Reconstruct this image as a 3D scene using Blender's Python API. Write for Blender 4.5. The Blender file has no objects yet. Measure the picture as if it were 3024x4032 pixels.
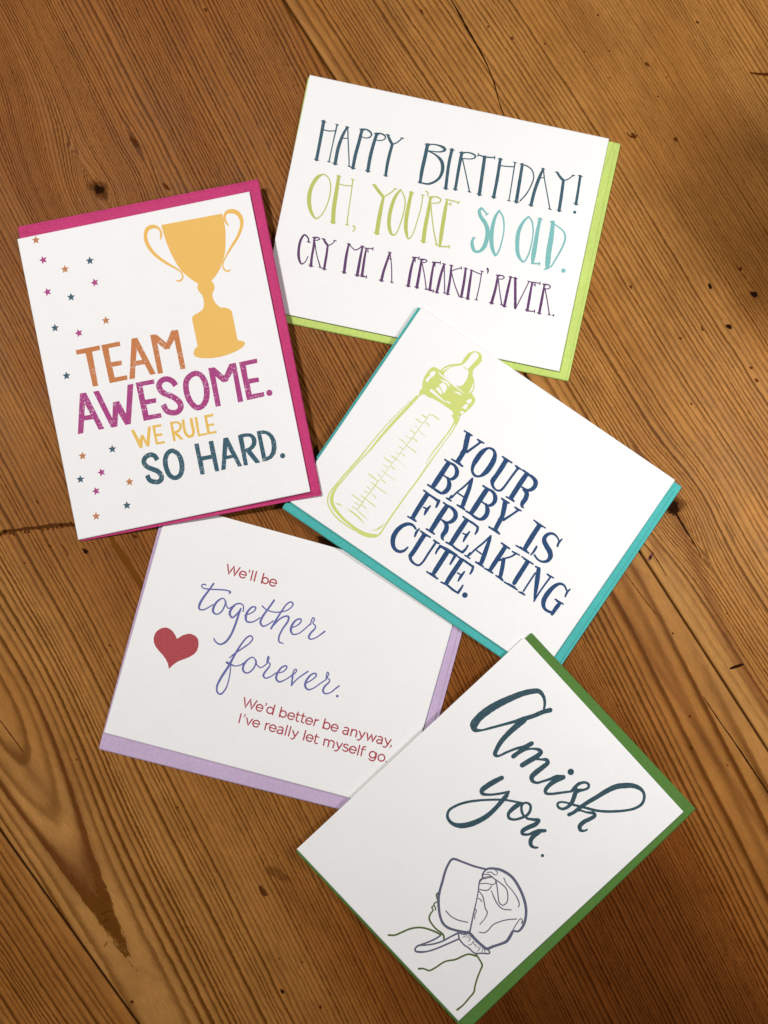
import bpy, bmesh, math, random
import numpy as np
from mathutils import Vector, Matrix
from mathutils.geometry import tessellate_polygon

# ------------------------------------------------------------------ camera, world, lamps
scene = bpy.context.scene
MM = 0.001
cam_d = bpy.data.cameras.new('camera')
cam = bpy.data.objects.new('camera', cam_d)
scene.collection.objects.link(cam)
cam.location = (0, 0, 0.3839)
cam_d.sensor_fit = 'VERTICAL'
cam_d.sensor_height = 24.0
cam_d.lens = 24.0 * 3300.0 / 4032.0
cam_d.clip_start = 0.01
cam_d.clip_end = 20.0
scene.camera = cam
scene.render.resolution_x = 768
scene.render.resolution_y = 1024

world = bpy.data.worlds.new("World")
scene.world = world
world.use_nodes = True
bg = world.node_tree.nodes['Background']
bg.inputs['Color'].default_value = (1.0, 0.96, 0.93, 1)
bg.inputs['Strength'].default_value = 0.085

def area_lamp(name, loc, target, size, power, col):
    d = bpy.data.lights.new(name, 'AREA')
    d.shape = 'DISK'; d.size = size; d.energy = power; d.color = col
    o = bpy.data.objects.new(name, d)
    scene.collection.objects.link(o)
    o.location = loc
    o.rotation_euler = (Vector(target) - Vector(loc)).to_track_quat('-Z', 'Y').to_euler()
    return o
area_lamp('window_light', (0.302, 0.029, 0.32), (0.302, 0.0291, 0), 0.10, 1.13, (1.0, 1.0, 0.995))
area_lamp('ceiling_lamp', (-0.428, 0.33, 0.986), (-0.428, 0.3301, 0), 0.13, 10.1, (1.0, 0.965, 0.945))

scene.view_settings.view_transform = 'Standard'
scene.view_settings.look = 'None'
scene.view_settings.exposure = 0.07
scene.view_settings.gamma = 1.0
scene.cycles.max_bounces = 6
scene.cycles.transparent_max_bounces = 16

C = scene.collection
DATA = {"B":{"M":[[0.978077,-0.208243,0.0],[0.208243,0.978077,0.0],[-0.0,0.0,1.0],[-0.033871,0.199451,0.0005]],"card":[[-0.03,0.07],[139.7,0.07],
[139.39,-108.83],[0.31,-109.26]],"env":[[-0.7,-0.68],[145.44,-0.8],[144.66,-112.06],[0.98,-112.82]],
"fold":"top","art":[["lettering","dark_teal",[["S3",[10.66,-19.5,1.45,10.92,-27.93,1.4,11.1,-37.34,1.34]],
["S3",[16.97,-19.64,0.67,16.85,-28.95,0.5,16.88,-37.14,0.56]],["S",[11.05,-23.2,0.5,13.65,-23.33,0.5,17.18,-22.47,0.5]],
["S3",[21.73,-19.72,0.78,20.55,-23.58,1.23,19.66,-30.07,1.45,19.79,-37.38,1.45]],
["S2",[21.93,-19.85,0.56,23.84,-27.46,0.5,25.4,-33.43,0.5,26.32,-37.24,0.5]],["S",[20.9,-25.22,0.45,23.2,-24.73,0.45]],
["S3",[28.55,-19.58,1.34,28.36,-25.35,1.4,28.0,-31.73,1.45,28.11,-37.6,1.4]],
["S",[27.69,-19.53,0.5,30.44,-19.06,0.67,32.83,-20.1,0.78,33.29,-21.15,0.67,32.57,-22.33,0.56,30.7,-22.96,0.45,28.65,-22.71,0.45]],
["S3",[35.52,-20.1,1.34,34.99,-25.65,1.4,34.79,-31.42,1.45,35.07,-37.55,1.4]],
["S",[34.37,-20.05,0.5,37.39,-19.52,0.67,39.35,-20.14,0.73,39.78,-21.08,0.61,38.83,-22.25,0.5,36.96,-22.83,0.45,35.22,-22.74,0.45]],
["S1",[40.52,-19.43,0.89,41.78,-21.34,1.23,43.45,-23.27,1.23]],["S2",[43.45,-23.27,1.23,43.18,-27.91,1.34,43.14,-33.08,1.34,43.47,-37.87,1.12]],
["S2",[43.45,-23.27,0.56,45.35,-22.01,0.56,47.37,-19.45,0.56]]]],
["lettering","dark_teal",[["S3",[59.2,-20.02,1.45,59.25,-25.63,1.56,59.17,-31.94,1.56,59.51,-37.6,1.23]],
["S",[58.33,-19.92,0.5,63.61,-19.25,0.67,66.91,-19.98,1.23,67.46,-20.72,1.12,65.89,-21.92,0.67,59.79,-22.76,0.45]],
["S",[59.79,-22.76,0.45,63.72,-23.81,0.78,67.09,-26.24,1.45,68.29,-30.0,1.45,67.36,-34.21,1.12,63.48,-37.44,0.89,58.66,-37.61,0.56]],
["S3",[70.6,-19.88,1.34,70.49,-26.09,1.34,71.46,-37.91,1.34]],["S3",[75.27,-20.37,1.34,75.36,-26.19,1.34,75.81,-37.44,1.23]],
["S",[74.45,-20.55,0.5,78.55,-19.67,0.61,81.43,-20.32,0.78,81.71,-21.12,0.67,80.22,-22.18,0.5,76.09,-22.89,0.45]],
["S2",[76.12,-23.05,0.56,78.79,-28.9,0.5,82.43,-37.17,0.61]],["S3",[82.7,-19.78,0.56,86.28,-19.99,0.67,90.44,-19.39,0.56]],
["S2",[85.85,-20.08,1.45,86.45,-28.83,1.45,87.01,-37.42,1.45]],["S3",[93.04,-19.52,1.23,93.51,-28.47,1.34,93.67,-37.31,1.34]],
["S3",[99.92,-19.65,0.61,100.41,-28.71,0.5,100.82,-37.39,0.5]],["S",[93.65,-22.42,0.5,96.47,-22.22,0.5,99.51,-21.75,0.5]],
["S3",[103.37,-19.78,1.23,103.8,-28.56,1.4,104.2,-37.18,1.45]],
["S",[102.53,-19.84,0.5,105.73,-20.13,0.56,108.32,-21.58,0.56,109.62,-24.46,0.56,109.38,-27.94,0.56,107.85,-32.85,0.56,105.76,-36.45,0.56]],
["S3",[113.07,-19.71,0.78,112.24,-23.9,1.34,111.33,-30.39,1.4,111.08,-37.32,1.34]],
["S2",[113.24,-19.96,0.56,114.54,-23.98,0.5,117.53,-31.36,0.5,119.92,-37.26,0.56]],["S",[113.01,-24.02,0.45,114.37,-23.73,0.45]],
["S1",[119.54,-20.05,0.89,121.53,-21.91,1.12,123.21,-23.1,1.23]],["S2",[123.21,-23.1,1.23,123.7,-29.47,1.34,124.14,-36.99,1.34]],
["S2",[123.21,-23.1,0.5,125.26,-21.98,0.5,127.26,-19.83,0.5]],["S3",[130.32,-19.46,1.12,130.73,-26.25,1.12,131.02,-32.49,1.23]],
["D",[131.23,-36.22,0.73]]]],
["lettering","lime_ink",[["S",[15.58,-43.09,0.56,13.39,-44.87,1.56,11.54,-49.56,1.67,11.39,-54.74,1.9,12.82,-59.59,1.67,14.89,-62.58,1.12,16.55,-63.66,0.67,18.65,-61.49,0.56,20.12,-56.31,0.56,20.43,-51.1,0.56,19.78,-47.23,0.56,18.09,-44.15,0.56,15.85,-43.03,0.56]],
["S3",[22.62,-42.61,1.34,23.04,-49.97,1.79,23.47,-57.32,1.9,24.43,-63.69,1.9]],
["S3",[29.2,-42.7,0.56,29.83,-49.66,0.5,30.45,-59.26,0.5,30.96,-63.56,0.67]],["S",[23.34,-46.01,0.5,26.49,-46.08,0.5,29.26,-45.66,0.5]],
["S",[33.72,-63.37,0.67,34.61,-63.81,0.67,34.74,-64.92,0.56,33.99,-66.0,0.33]]]],
["lettering","lime_ink",[["S1",[39.29,-43.18,1.23,41.76,-45.4,1.45,44.53,-47.67,1.34]],
["S2",[44.53,-47.67,1.12,44.49,-52.83,1.67,44.6,-57.38,1.9,44.95,-64.4,1.9]],["S2",[44.53,-47.67,0.5,46.91,-45.44,0.56,49.2,-42.78,0.5]],
["S",[51.45,-42.64,0.67,49.72,-46.56,1.45,48.93,-53.6,1.67,49.43,-58.64,1.67,50.79,-62.35,1.45,51.9,-63.55,1.0,52.89,-63.62,0.67,53.86,-61.99,0.56,54.82,-55.77,0.56,54.9,-49.46,0.56,53.92,-45.66,0.56,51.45,-42.64,0.56]],
["S3",[56.54,-42.93,1.45,56.54,-49.11,1.68,56.84,-55.91,1.79,57.89,-60.84,1.56,59.68,-63.89,0.67,60.97,-61.9,0.5,61.91,-54.26,0.5,62.27,-47.89,0.5,61.9,-42.93,0.56]],
["S",[62.81,-41.02,0.56,63.94,-41.52,0.56,64.05,-42.81,0.45]],["S3",[65.58,-43.29,1.23,65.86,-49.98,1.56,66.0,-57.39,1.79,66.49,-63.7,1.79]],
["S",[64.98,-43.19,0.5,68.56,-42.54,0.67,70.32,-43.31,0.67,70.11,-44.5,0.56,68.05,-45.51,0.5,65.84,-45.87,0.45]],
["S2",[66.13,-45.92,0.56,67.84,-51.28,0.56,70.06,-57.67,0.56,72.82,-63.95,0.67]],
["S",[73.16,-42.7,0.78,73.27,-47.26,1.56,73.57,-54.06,1.79,73.92,-59.71,1.67,74.3,-64.2,1.12]],
["S2",[72.47,-42.68,0.5,76.03,-42.77,0.61,78.64,-42.96,0.56]],["S2",[73.26,-44.51,0.5,75.24,-44.43,0.56]],
["S2",[73.79,-64.48,0.56,76.26,-64.01,0.67,78.56,-63.58,0.67]]]],
["lettering","aqua_ink",[["S3",[92.39,-45.55,0.78,90.87,-44.33,0.78,89.24,-43.36,1.12,88.58,-44.82,1.45,89.76,-47.14,1.68,92.25,-49.47,1.9,94.04,-52.52,2.01,94.58,-56.41,2.01,94.02,-60.54,1.9,92.25,-62.92,1.23,90.28,-63.05,1.34,88.83,-61.07,1.67,88.26,-58.91,1.23,88.75,-57.2,0.78]],
["S",[97.37,-42.66,0.78,96.31,-45.74,1.34,95.99,-50.96,1.79,96.6,-55.98,1.9,97.96,-60.27,1.67,99.41,-62.53,1.23,100.0,-63.15,0.89,100.98,-61.05,0.78,101.52,-55.5,0.67,101.18,-49.86,0.67,99.59,-45.04,0.78,97.37,-42.66,0.78]]]],
["lettering","aqua_ink",[["S",[111.06,-42.6,0.78,109.34,-45.25,1.23,108.08,-50.1,1.79,108.58,-55.71,1.9,110.01,-60.56,1.67,111.89,-62.73,1.12,113.16,-63.32,0.78,114.49,-60.17,0.78,114.97,-54.35,0.67,114.41,-48.18,0.67,112.77,-43.95,0.78,111.06,-42.6,0.78]],
["S1",[116.45,-42.47,1.45,116.43,-47.74,1.68,116.73,-54.55,2.01,116.96,-60.22,2.01,117.21,-63.03,1.12]],
["S2",[116.85,-63.22,0.78,118.5,-62.92,0.78,120.43,-62.62,0.78]],
["S",[122.5,-42.73,1.68,123.13,-49.75,2.35,123.43,-56.55,2.46,124.04,-62.14,2.23,124.06,-64.14,1.12]],
["S",[121.35,-42.69,0.78,124.49,-44.02,0.67,128.01,-45.84,0.78,129.41,-48.41,0.89,129.13,-52.47,0.89,127.12,-59.19,0.78,125.63,-62.94,0.67,123.14,-64.62,0.67]],
["D",[131.73,-63.42,1.01]]]],
["lettering","purple_ink",[["S1",[15.52,-74.89,0.67,14.86,-73.14,0.67,12.91,-72.01,0.78,11.76,-74.66,1.0,11.77,-79.23,1.12,12.7,-83.04,1.12,14.32,-85.27,0.67,15.78,-84.1,0.45,16.51,-81.37,0.45]],
["S3",[17.56,-72.39,0.78,18.08,-76.17,1.0,18.31,-81.27,1.0,18.72,-85.3,1.23]],
["S",[17.24,-72.23,0.5,19.17,-71.94,0.56,20.02,-72.44,0.56,19.15,-73.2,0.45,17.79,-73.49,0.45]],
["S2",[18.05,-73.89,0.5,20.26,-79.71,0.45,23.12,-85.1,0.56]],["S1",[21.77,-72.07,0.78,23.24,-73.64,1.0,24.3,-74.56,1.0]],
["S2",[24.3,-74.56,0.89,24.63,-78.78,1.0,24.91,-85.46,1.12]],["S2",[24.3,-74.56,0.45,25.82,-73.66,0.45,27.1,-71.67,0.45]]]],
["lettering","purple_ink",[["S3",[33.58,-71.83,0.78,33.52,-76.88,1.12,34.13,-85.1,1.23]],
["S",[33.62,-72.0,0.45,35.75,-73.43,0.45,37.01,-73.96,0.5,39.93,-71.62,0.5]],["S3",[39.93,-71.62,0.78,39.98,-77.22,1.12,40.25,-85.16,1.23]],
["S3",[41.75,-72.15,0.67,41.89,-76.81,1.0,42.43,-84.7,1.12]],["S2",[41.48,-72.21,0.5,43.13,-71.91,0.5,44.8,-71.73,0.5]],
["S2",[42.12,-73.33,0.39,42.83,-73.18,0.39]],["S2",[41.98,-85.25,0.5,43.37,-85.07,0.5,44.59,-84.92,0.5]]]],
["lettering","purple_ink",[["S3",[52.63,-71.77,0.78,52.22,-75.75,1.0,51.63,-81.02,1.12,51.54,-85.16,1.23]],
["S2",[52.72,-71.93,0.5,54.48,-76.98,0.45,56.37,-85.04,0.5]],["S",[52.32,-74.87,0.45,53.96,-74.52,0.45]]]],
["lettering","purple_ink",[["S3",[63.94,-71.82,0.78,63.68,-77.31,1.12,64.0,-85.01,1.23]],["S2",[63.06,-71.72,0.5,64.73,-71.53,0.5,66.15,-71.52,0.5]],
["S2",[64.2,-73.08,0.39,64.75,-72.96,0.45]],["S3",[67.41,-72.05,0.78,67.73,-77.59,1.12,67.96,-84.85,1.23]],
["S",[66.79,-71.84,0.5,69.02,-71.59,0.56,69.98,-72.07,0.5,69.29,-72.85,0.45,67.93,-73.14,0.45]],
["S2",[68.01,-73.52,0.5,70.26,-78.76,0.45,72.42,-84.87,0.5]],["S3",[73.24,-72.12,0.78,73.42,-77.51,1.0,73.94,-84.55,1.12]],
["S2",[72.53,-71.99,0.5,74.2,-71.8,0.5,76.16,-71.61,0.5]],["S2",[73.48,-73.21,0.39,74.02,-73.1,0.45]],
["S2",[73.71,-85.06,0.5,74.72,-84.96,0.5,75.73,-84.91,0.5]],["S3",[77.89,-71.7,0.67,77.51,-76.64,1.12,77.32,-85.14,1.12]],
["S2",[78.02,-71.79,0.5,79.27,-77.41,0.45,80.95,-84.77,0.5]],["S",[77.74,-75.05,0.39,78.73,-74.84,0.39]],
["S3",[81.32,-71.71,0.78,81.95,-77.41,1.0,82.29,-84.88,1.12]],["S2",[81.86,-74.28,0.45,83.6,-73.06,0.45,86.02,-71.85,0.45]],
["S",[81.92,-74.56,0.45,84.45,-79.74,0.45,87.7,-84.87,0.56]],["S3",[87.98,-71.66,0.89,88.47,-77.73,1.12,88.67,-84.84,1.12]],
["S3",[90.79,-71.98,0.78,91.15,-77.73,1.12,91.68,-85.05,1.23]],["S",[90.64,-71.84,0.45,92.59,-72.4,0.45,95.25,-72.86,0.45]],
["S3",[95.47,-71.38,0.5,95.71,-77.9,0.45,95.63,-84.78,0.5]],["S",[97.69,-69.76,0.89,98.14,-70.53,0.78,98.16,-71.95,0.33]]]],
["lettering","purple_ink",[["S3",[102.99,-71.89,0.78,103.15,-78.03,1.12,102.71,-84.81,1.23]],
["S",[102.39,-71.73,0.5,104.9,-71.48,0.56,105.99,-72.05,0.5,105.23,-73.02,0.45,103.57,-73.26,0.45]],
["S2",[103.5,-73.5,0.5,105.29,-78.72,0.45,107.5,-84.54,0.56]],["S3",[108.84,-71.22,0.89,108.73,-77.41,1.12,108.73,-84.96,1.12]],
["S1",[110.98,-71.33,1.12,112.46,-78.33,1.12,113.79,-84.62,1.23]],["S1",[117.45,-71.44,0.45,116.05,-76.99,0.45,113.99,-84.75,0.45]],
["S3",[118.93,-71.69,0.78,119.13,-78.05,1.12,119.37,-84.57,1.12]],["S2",[118.35,-71.65,0.5,120.59,-71.45,0.5,122.56,-71.32,0.5]],
["S2",[119.43,-72.73,0.39,120.52,-72.5,0.45]],["S2",[118.88,-84.96,0.5,120.82,-84.67,0.5,122.74,-84.31,0.5]],
["S3",[124.58,-71.46,0.78,124.82,-77.98,1.12,124.95,-84.81,1.12]],
["S",[123.98,-71.3,0.5,126.53,-71.22,0.56,127.43,-71.99,0.56,126.63,-73.02,0.45,124.95,-73.21,0.45]],
["S2",[125.26,-73.31,0.5,127.62,-79.1,0.5,129.62,-84.5,0.56]],["D",[131.47,-84.34,0.5]]]]],"W":139.67,"H":109.11},"L":{"M":[[0.963921,-0.266189,0.0],
[0.266189,0.963921,0.0],[-0.0,0.0,1.0],[-0.097964,0.004635,0.0005]],"card":[[-0.04,-0.01],[139.76,-0.01],[138.84,-107.8],[-0.46,-109.19]],
"env":[[-1.74,-6.47],[144.69,-2.9],[145.19,-114.14],[-1.26,-117.65]],
"fold":"top","art":[["lettering","red_ink",[["L",[33.31,-20.36,0.54,34.92,-24.44,0.54,36.36,-20.45,0.54,37.65,-24.51,0.54,39.11,-20.35,0.54]],
["E",[41.22,-23.02,1.51,0.54]],["S",[43.67,-20.33,0.59,43.78,-20.9,0.38,43.44,-21.47,0.25]],["L",[45.22,-20.07,0.54,45.36,-24.48,0.54]],
["L",[46.86,-20.1,0.54,46.96,-24.52,0.54]]]],["lettering","red_ink",[["L",[50.29,-20.08,0.54,50.37,-24.51,0.54]],["O",[51.78,-22.93,1.36,0.54]],
["E",[55.47,-22.93,1.55,0.54]]]],
["lettering","indigo_ink",[["S",[29.47,-30.55,0.75,28.24,-33.93,0.75,26.48,-38.54,0.92,25.85,-41.75,0.92,26.3,-43.37,0.67,28.03,-43.32,0.59,30.31,-41.39,0.5,31.65,-39.94,0.5]],
["S",[26.19,-32.02,0.59,24.91,-32.11,0.5,24.49,-32.93,0.5,25.36,-33.73,0.5,28.13,-33.53,0.59,32.22,-32.61,0.59,36.37,-31.9,0.59,37.98,-32.24,0.59,37.51,-32.89,0.59]],
["C",[35.5,-35.83,0.5,33.56,-37.45,0.75,32.42,-40.37,0.92,32.69,-42.91,0.84,34.41,-43.64,0.59,36.17,-42.16,0.59,36.97,-39.55,0.59,36.82,-36.99,0.5]],
["S",[36.93,-36.74,0.5,37.81,-38.67,0.5,39.16,-39.6,0.5,40.35,-38.4,0.5]],
["S",[40.26,-38.86,0.59,41.68,-36.95,0.59,43.61,-36.07,0.59,45.02,-36.46,0.5,45.67,-38.02,0.5,45.78,-39.21,0.5]],
["S",[41.68,-36.95,0.59,40.42,-39.47,0.84,40.18,-41.71,0.92,41.69,-43.24,0.67,43.02,-41.79,0.67,44.52,-38.56,0.59]],
["S",[44.44,-38.27,0.75,44.3,-40.14,0.75,44.03,-45.42,0.84,43.35,-50.81,0.84,41.83,-54.7,0.84,39.69,-56.38,0.67,37.34,-55.73,0.59,36.24,-54.6,0.5]],
["S",[47.06,-40.68,0.5,49.6,-38.89,0.5,50.97,-36.78,0.59,50.69,-35.77,0.59,49.28,-36.16,0.67,47.82,-38.73,0.84,47.69,-41.37,0.92,48.59,-43.07,0.75,50.72,-42.92,0.59,52.86,-41.25,0.5,54.0,-39.85,0.5]],
["S",[58.13,-30.46,0.75,56.66,-34.56,0.75,54.95,-39.37,0.84,54.81,-42.01,0.84,56.25,-43.26,0.67,58.27,-41.93,0.5,60.24,-39.64,0.5]],
["S",[53.61,-34.53,0.59,55.62,-35.49,0.5,58.74,-35.8,0.5,62.01,-35.03,0.5,65.01,-33.34,0.5,66.64,-31.37,0.5]],
["S",[60.18,-43.35,0.75,61.34,-38.91,0.75,62.94,-33.69,0.67,64.23,-30.51,0.59,65.82,-29.2,0.59,66.85,-29.79,0.59,66.64,-31.37,0.5]],
["S",[60.8,-41.66,0.59,62.84,-38.06,0.59,64.93,-36.18,0.67,66.4,-35.99,0.75,66.7,-37.86,0.75,65.28,-42.16,0.67,64.67,-46.23,0.67,65.43,-48.19,0.59,67.22,-48.35,0.5]],
["S",[68.6,-40.81,0.5,71.29,-38.77,0.5,72.46,-36.71,0.59,72.15,-35.58,0.59,70.57,-36.14,0.67,69.11,-38.72,0.84,69.03,-41.56,0.92,70.34,-43.15,0.67,72.7,-42.28,0.5,74.97,-39.49,0.5,76.78,-36.6,0.5]],
["S",[77.04,-36.75,0.5,76.96,-34.6,0.5,77.41,-33.39,0.5,78.16,-34.05,0.5,77.88,-35.86,0.5,79.17,-36.59,0.5,79.5,-37.8,0.59,78.24,-40.32,0.75,77.79,-42.62,0.75,78.82,-43.2,0.59,81.22,-41.67,0.5,82.85,-39.7,0.59,84.13,-38.05,0.67]]]],
["lettering","indigo_ink",[["S",[45.42,-61.23,0.42,47.13,-58.81,0.59,50.09,-55.39,0.59,52.65,-52.08,0.59,53.36,-49.93,0.59,52.22,-48.95,0.59,50.77,-50.0,0.67,49.13,-53.48,0.67,47.54,-58.7,0.84,46.17,-64.71,0.92,44.1,-71.35,0.92,43.49,-75.42,0.75,44.37,-77.78,0.67,46.0,-78.2,0.67,47.46,-75.63,0.59,47.86,-71.62,0.5,47.44,-66.96,0.5,46.97,-64.49,0.42]],
["S",[44.89,-63.55,1.0,46.81,-63.89,0.84,48.61,-64.13,0.5,50.95,-63.18,0.5,52.63,-61.41,0.5]],
["C",[55.63,-58.11,0.5,53.56,-60.07,0.67,52.53,-63.39,0.84,53.29,-65.35,0.75,54.93,-65.77,0.59,56.52,-64.46,0.59,57.57,-62.0,0.59,57.39,-59.45,0.5]],
["S",[57.4,-59.01,0.5,58.36,-60.92,0.5,60.31,-61.68,0.5,62.19,-59.86,0.5,63.07,-58.32,0.5]],
["S",[62.57,-58.89,0.5,62.22,-56.82,0.5,62.37,-55.82,0.5,62.94,-56.62,0.5,62.81,-58.17,0.5,64.02,-58.92,0.5,64.03,-60.22,0.59,62.97,-62.68,0.75,62.52,-64.97,0.75,63.81,-65.7,0.59,66.01,-64.23,0.5,67.63,-62.26,0.5]],
["S",[67.63,-62.26,0.5,70.7,-60.77,0.5,71.81,-58.51,0.59,71.4,-57.84,0.59,69.73,-58.86,0.67,68.44,-62.04,0.84,68.51,-64.62,0.84,70.11,-65.7,0.67,72.51,-64.17,0.5,74.83,-61.58,0.5]],
["S",[74.63,-61.63,0.5,76.11,-59.92,0.5,76.5,-58.52,0.5,75.84,-58.18,0.5,75.28,-59.29,0.5,75.43,-61.41,0.67,76.08,-65.79,0.67]],
["S",[76.03,-65.58,0.59,77.99,-62.01,0.5,80.25,-59.21,0.59,81.56,-57.64,0.59]],
["S",[81.68,-63.59,0.5,84.56,-60.63,0.5,85.72,-58.57,0.59,85.24,-57.62,0.59,83.54,-58.53,0.67,82.04,-61.76,0.84,82.11,-64.34,0.92,83.76,-65.62,0.67,86.02,-64.35,0.5,88.63,-61.24,0.5,90.61,-58.96,0.5]],
["S",[90.58,-59.19,0.5,90.14,-56.49,0.5,90.32,-55.57,0.5,91.07,-56.23,0.5,90.79,-58.04,0.5,92.2,-58.74,0.5,92.15,-59.84,0.59,90.69,-62.41,0.75,90.65,-64.59,0.75,91.93,-65.32,0.59,94.19,-64.05,0.5,95.76,-61.88,0.59,97.04,-60.22,0.59]],
["D",[97.48,-64.96,0.63]]]],["lettering","red_ink",[["L",[56.92,-76.82,0.52,58.46,-80.99,0.52,59.82,-76.82,0.52,61.29,-80.96,0.52,62.75,-76.76,0.52]],
["E",[64.75,-79.47,1.5,0.52]],["S",[67.25,-76.78,0.57,67.39,-77.27,0.36,66.95,-77.93,0.23]],["O",[69.67,-79.32,1.44,0.52]],
["L",[71.16,-76.42,0.52,71.25,-80.88,0.52]]]],["lettering","red_ink",[["L",[74.41,-76.54,0.52,74.48,-80.93,0.52]],["O",[75.83,-79.35,1.44,0.52]],
["E",[79.65,-79.32,1.5,0.52]],["S",[82.28,-76.72,0.52,82.29,-79.18,0.52,82.35,-80.36,0.52,83.02,-80.85,0.46,83.58,-80.64,0.41]],
["L",[81.64,-77.81,0.41,83.51,-77.77,0.41]],["S",[84.81,-76.67,0.52,84.83,-79.15,0.52,84.84,-80.35,0.52,85.51,-80.83,0.46,86.04,-80.63,0.41]],
["L",[84.05,-77.79,0.41,85.99,-77.76,0.41]],["E",[88.13,-79.3,1.5,0.52]],["L",[90.78,-77.64,0.52,90.7,-80.73,0.52]],
["S",[90.77,-78.85,0.41,91.33,-77.97,0.46,92.2,-77.73,0.52]]]],["lettering","red_ink",[["L",[94.95,-76.33,0.53,95.02,-80.76,0.53]],
["O",[96.41,-79.22,1.48,0.53]],["E",[100.16,-79.14,1.51,0.53]]]],
["lettering","red_ink",[["S",[104.44,-77.87,0.47,105.57,-77.56,0.53,106.45,-78.13,0.53,106.51,-79.41,0.53,106.63,-80.68,0.53]],
["S",[106.6,-79.01,0.42,105.1,-79.02,0.47,104.29,-79.73,0.53,104.59,-80.52,0.53,105.71,-80.7,0.53,106.54,-79.83,0.42]],
["L",[107.98,-77.7,0.53,108.11,-80.7,0.53]],["S",[108.04,-78.99,0.42,108.67,-77.8,0.5,109.79,-77.64,0.53,110.41,-78.33,0.53,110.47,-80.63,0.53]],
["L",[111.46,-77.61,0.53,113.02,-79.93,0.53]],["S",[114.08,-77.47,0.53,113.29,-79.85,0.53,112.65,-81.18,0.53,112.07,-81.72,0.5,111.52,-81.5,0.47]],
["L",[115.13,-77.61,0.53,116.25,-80.62,0.53,117.3,-77.59,0.53,118.42,-80.6,0.53,119.41,-77.59,0.53]],
["S",[120.4,-77.81,0.47,121.47,-77.51,0.53,122.43,-78.05,0.53,122.55,-79.32,0.53,122.62,-80.6,0.53]],
["S",[122.59,-78.94,0.42,121.06,-78.95,0.47,120.27,-79.66,0.53,120.6,-80.44,0.53,121.7,-80.63,0.53,122.53,-79.76,0.42]],
["L",[123.66,-77.57,0.53,125.29,-80.01,0.53]],["S",[126.33,-77.5,0.53,125.57,-79.79,0.53,124.97,-81.26,0.53,124.35,-81.63,0.5,123.72,-81.45,0.47]],
["S",[127.05,-80.1,0.61,127.22,-80.49,0.39,126.79,-81.27,0.25]]]],["lettering","red_ink",[["L",[57.39,-84.3,0.52,57.48,-88.47,0.52]],
["S",[59.25,-84.25,0.57,59.36,-84.83,0.36,58.86,-85.42,0.23]],["L",[60.38,-85.43,0.52,61.83,-88.42,0.52,63.02,-85.29,0.52]],
["E",[65.19,-86.83,1.5,0.52]]]],["lettering","red_ink",[["L",[69.55,-85.36,0.52,69.72,-88.39,0.52]],
["S",[69.61,-86.55,0.41,70.15,-85.6,0.46,71.0,-85.28,0.52]],["E",[73.03,-86.81,1.5,0.52]],
["S",[75.5,-85.59,0.46,76.62,-85.28,0.52,77.54,-85.7,0.52,77.72,-86.85,0.52,77.73,-88.32,0.52]],
["S",[77.74,-86.63,0.41,76.22,-86.73,0.46,75.38,-87.36,0.52,75.58,-88.11,0.52,76.66,-88.34,0.52,77.65,-87.54,0.41]],
["L",[79.18,-83.91,0.52,79.21,-88.36,0.52]],["L",[80.79,-83.92,0.52,80.86,-88.33,0.52]],["L",[82.13,-85.37,0.52,83.55,-87.59,0.52]],
["S",[84.69,-85.25,0.52,83.9,-87.42,0.52,83.36,-88.82,0.52,82.75,-89.26,0.46,82.17,-89.1,0.41]]]],
["lettering","red_ink",[["L",[87.78,-83.81,0.52,87.89,-88.27,0.52]],["E",[90.45,-86.68,1.5,0.52]],
["S",[93.06,-84.23,0.52,93.05,-86.63,0.52,93.16,-87.8,0.52,93.78,-88.3,0.46,94.53,-88.09,0.41]],["L",[92.53,-85.23,0.41,94.48,-85.22,0.41]]]],
["lettering","red_ink",[["L",[97.21,-85.24,0.53,97.37,-88.2,0.53]],
["S",[97.25,-86.44,0.42,97.74,-85.38,0.5,98.74,-85.31,0.53,99.33,-85.87,0.53,99.48,-88.19,0.53]],
["S",[99.32,-86.16,0.42,99.89,-85.28,0.5,100.96,-85.18,0.53,101.76,-85.77,0.53,101.78,-88.14,0.53]],["L",[102.9,-85.17,0.53,104.24,-87.4,0.53]],
["S",[105.4,-85.12,0.53,104.58,-87.6,0.53,103.98,-88.77,0.53,103.43,-89.21,0.5,102.8,-89.01,0.47]],
["S",[108.28,-85.28,0.47,107.32,-84.96,0.5,106.43,-85.41,0.53,106.42,-86.08,0.53,107.77,-86.57,0.53,108.59,-86.92,0.53,108.41,-87.84,0.53,107.33,-88.14,0.5,106.3,-87.76,0.47]],
["E",[110.81,-86.6,1.51,0.53]],["L",[113.31,-83.8,0.53,113.45,-88.27,0.53]],
["S",[116.19,-83.76,0.47,115.34,-83.82,0.5,115.01,-84.72,0.53,115.11,-88.22,0.53]],["L",[114.59,-85.07,0.42,116.33,-85.08,0.42]]]],
["lettering","red_ink",[["O",[120.09,-86.35,1.45,0.53]],
["S",[121.63,-85.21,0.53,121.77,-87.48,0.53,121.26,-88.78,0.53,120.03,-89.06,0.5,118.98,-88.59,0.47]],["O",[124.34,-86.63,1.51,0.53]],
["D",[126.92,-87.79,0.33]]]],
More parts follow.
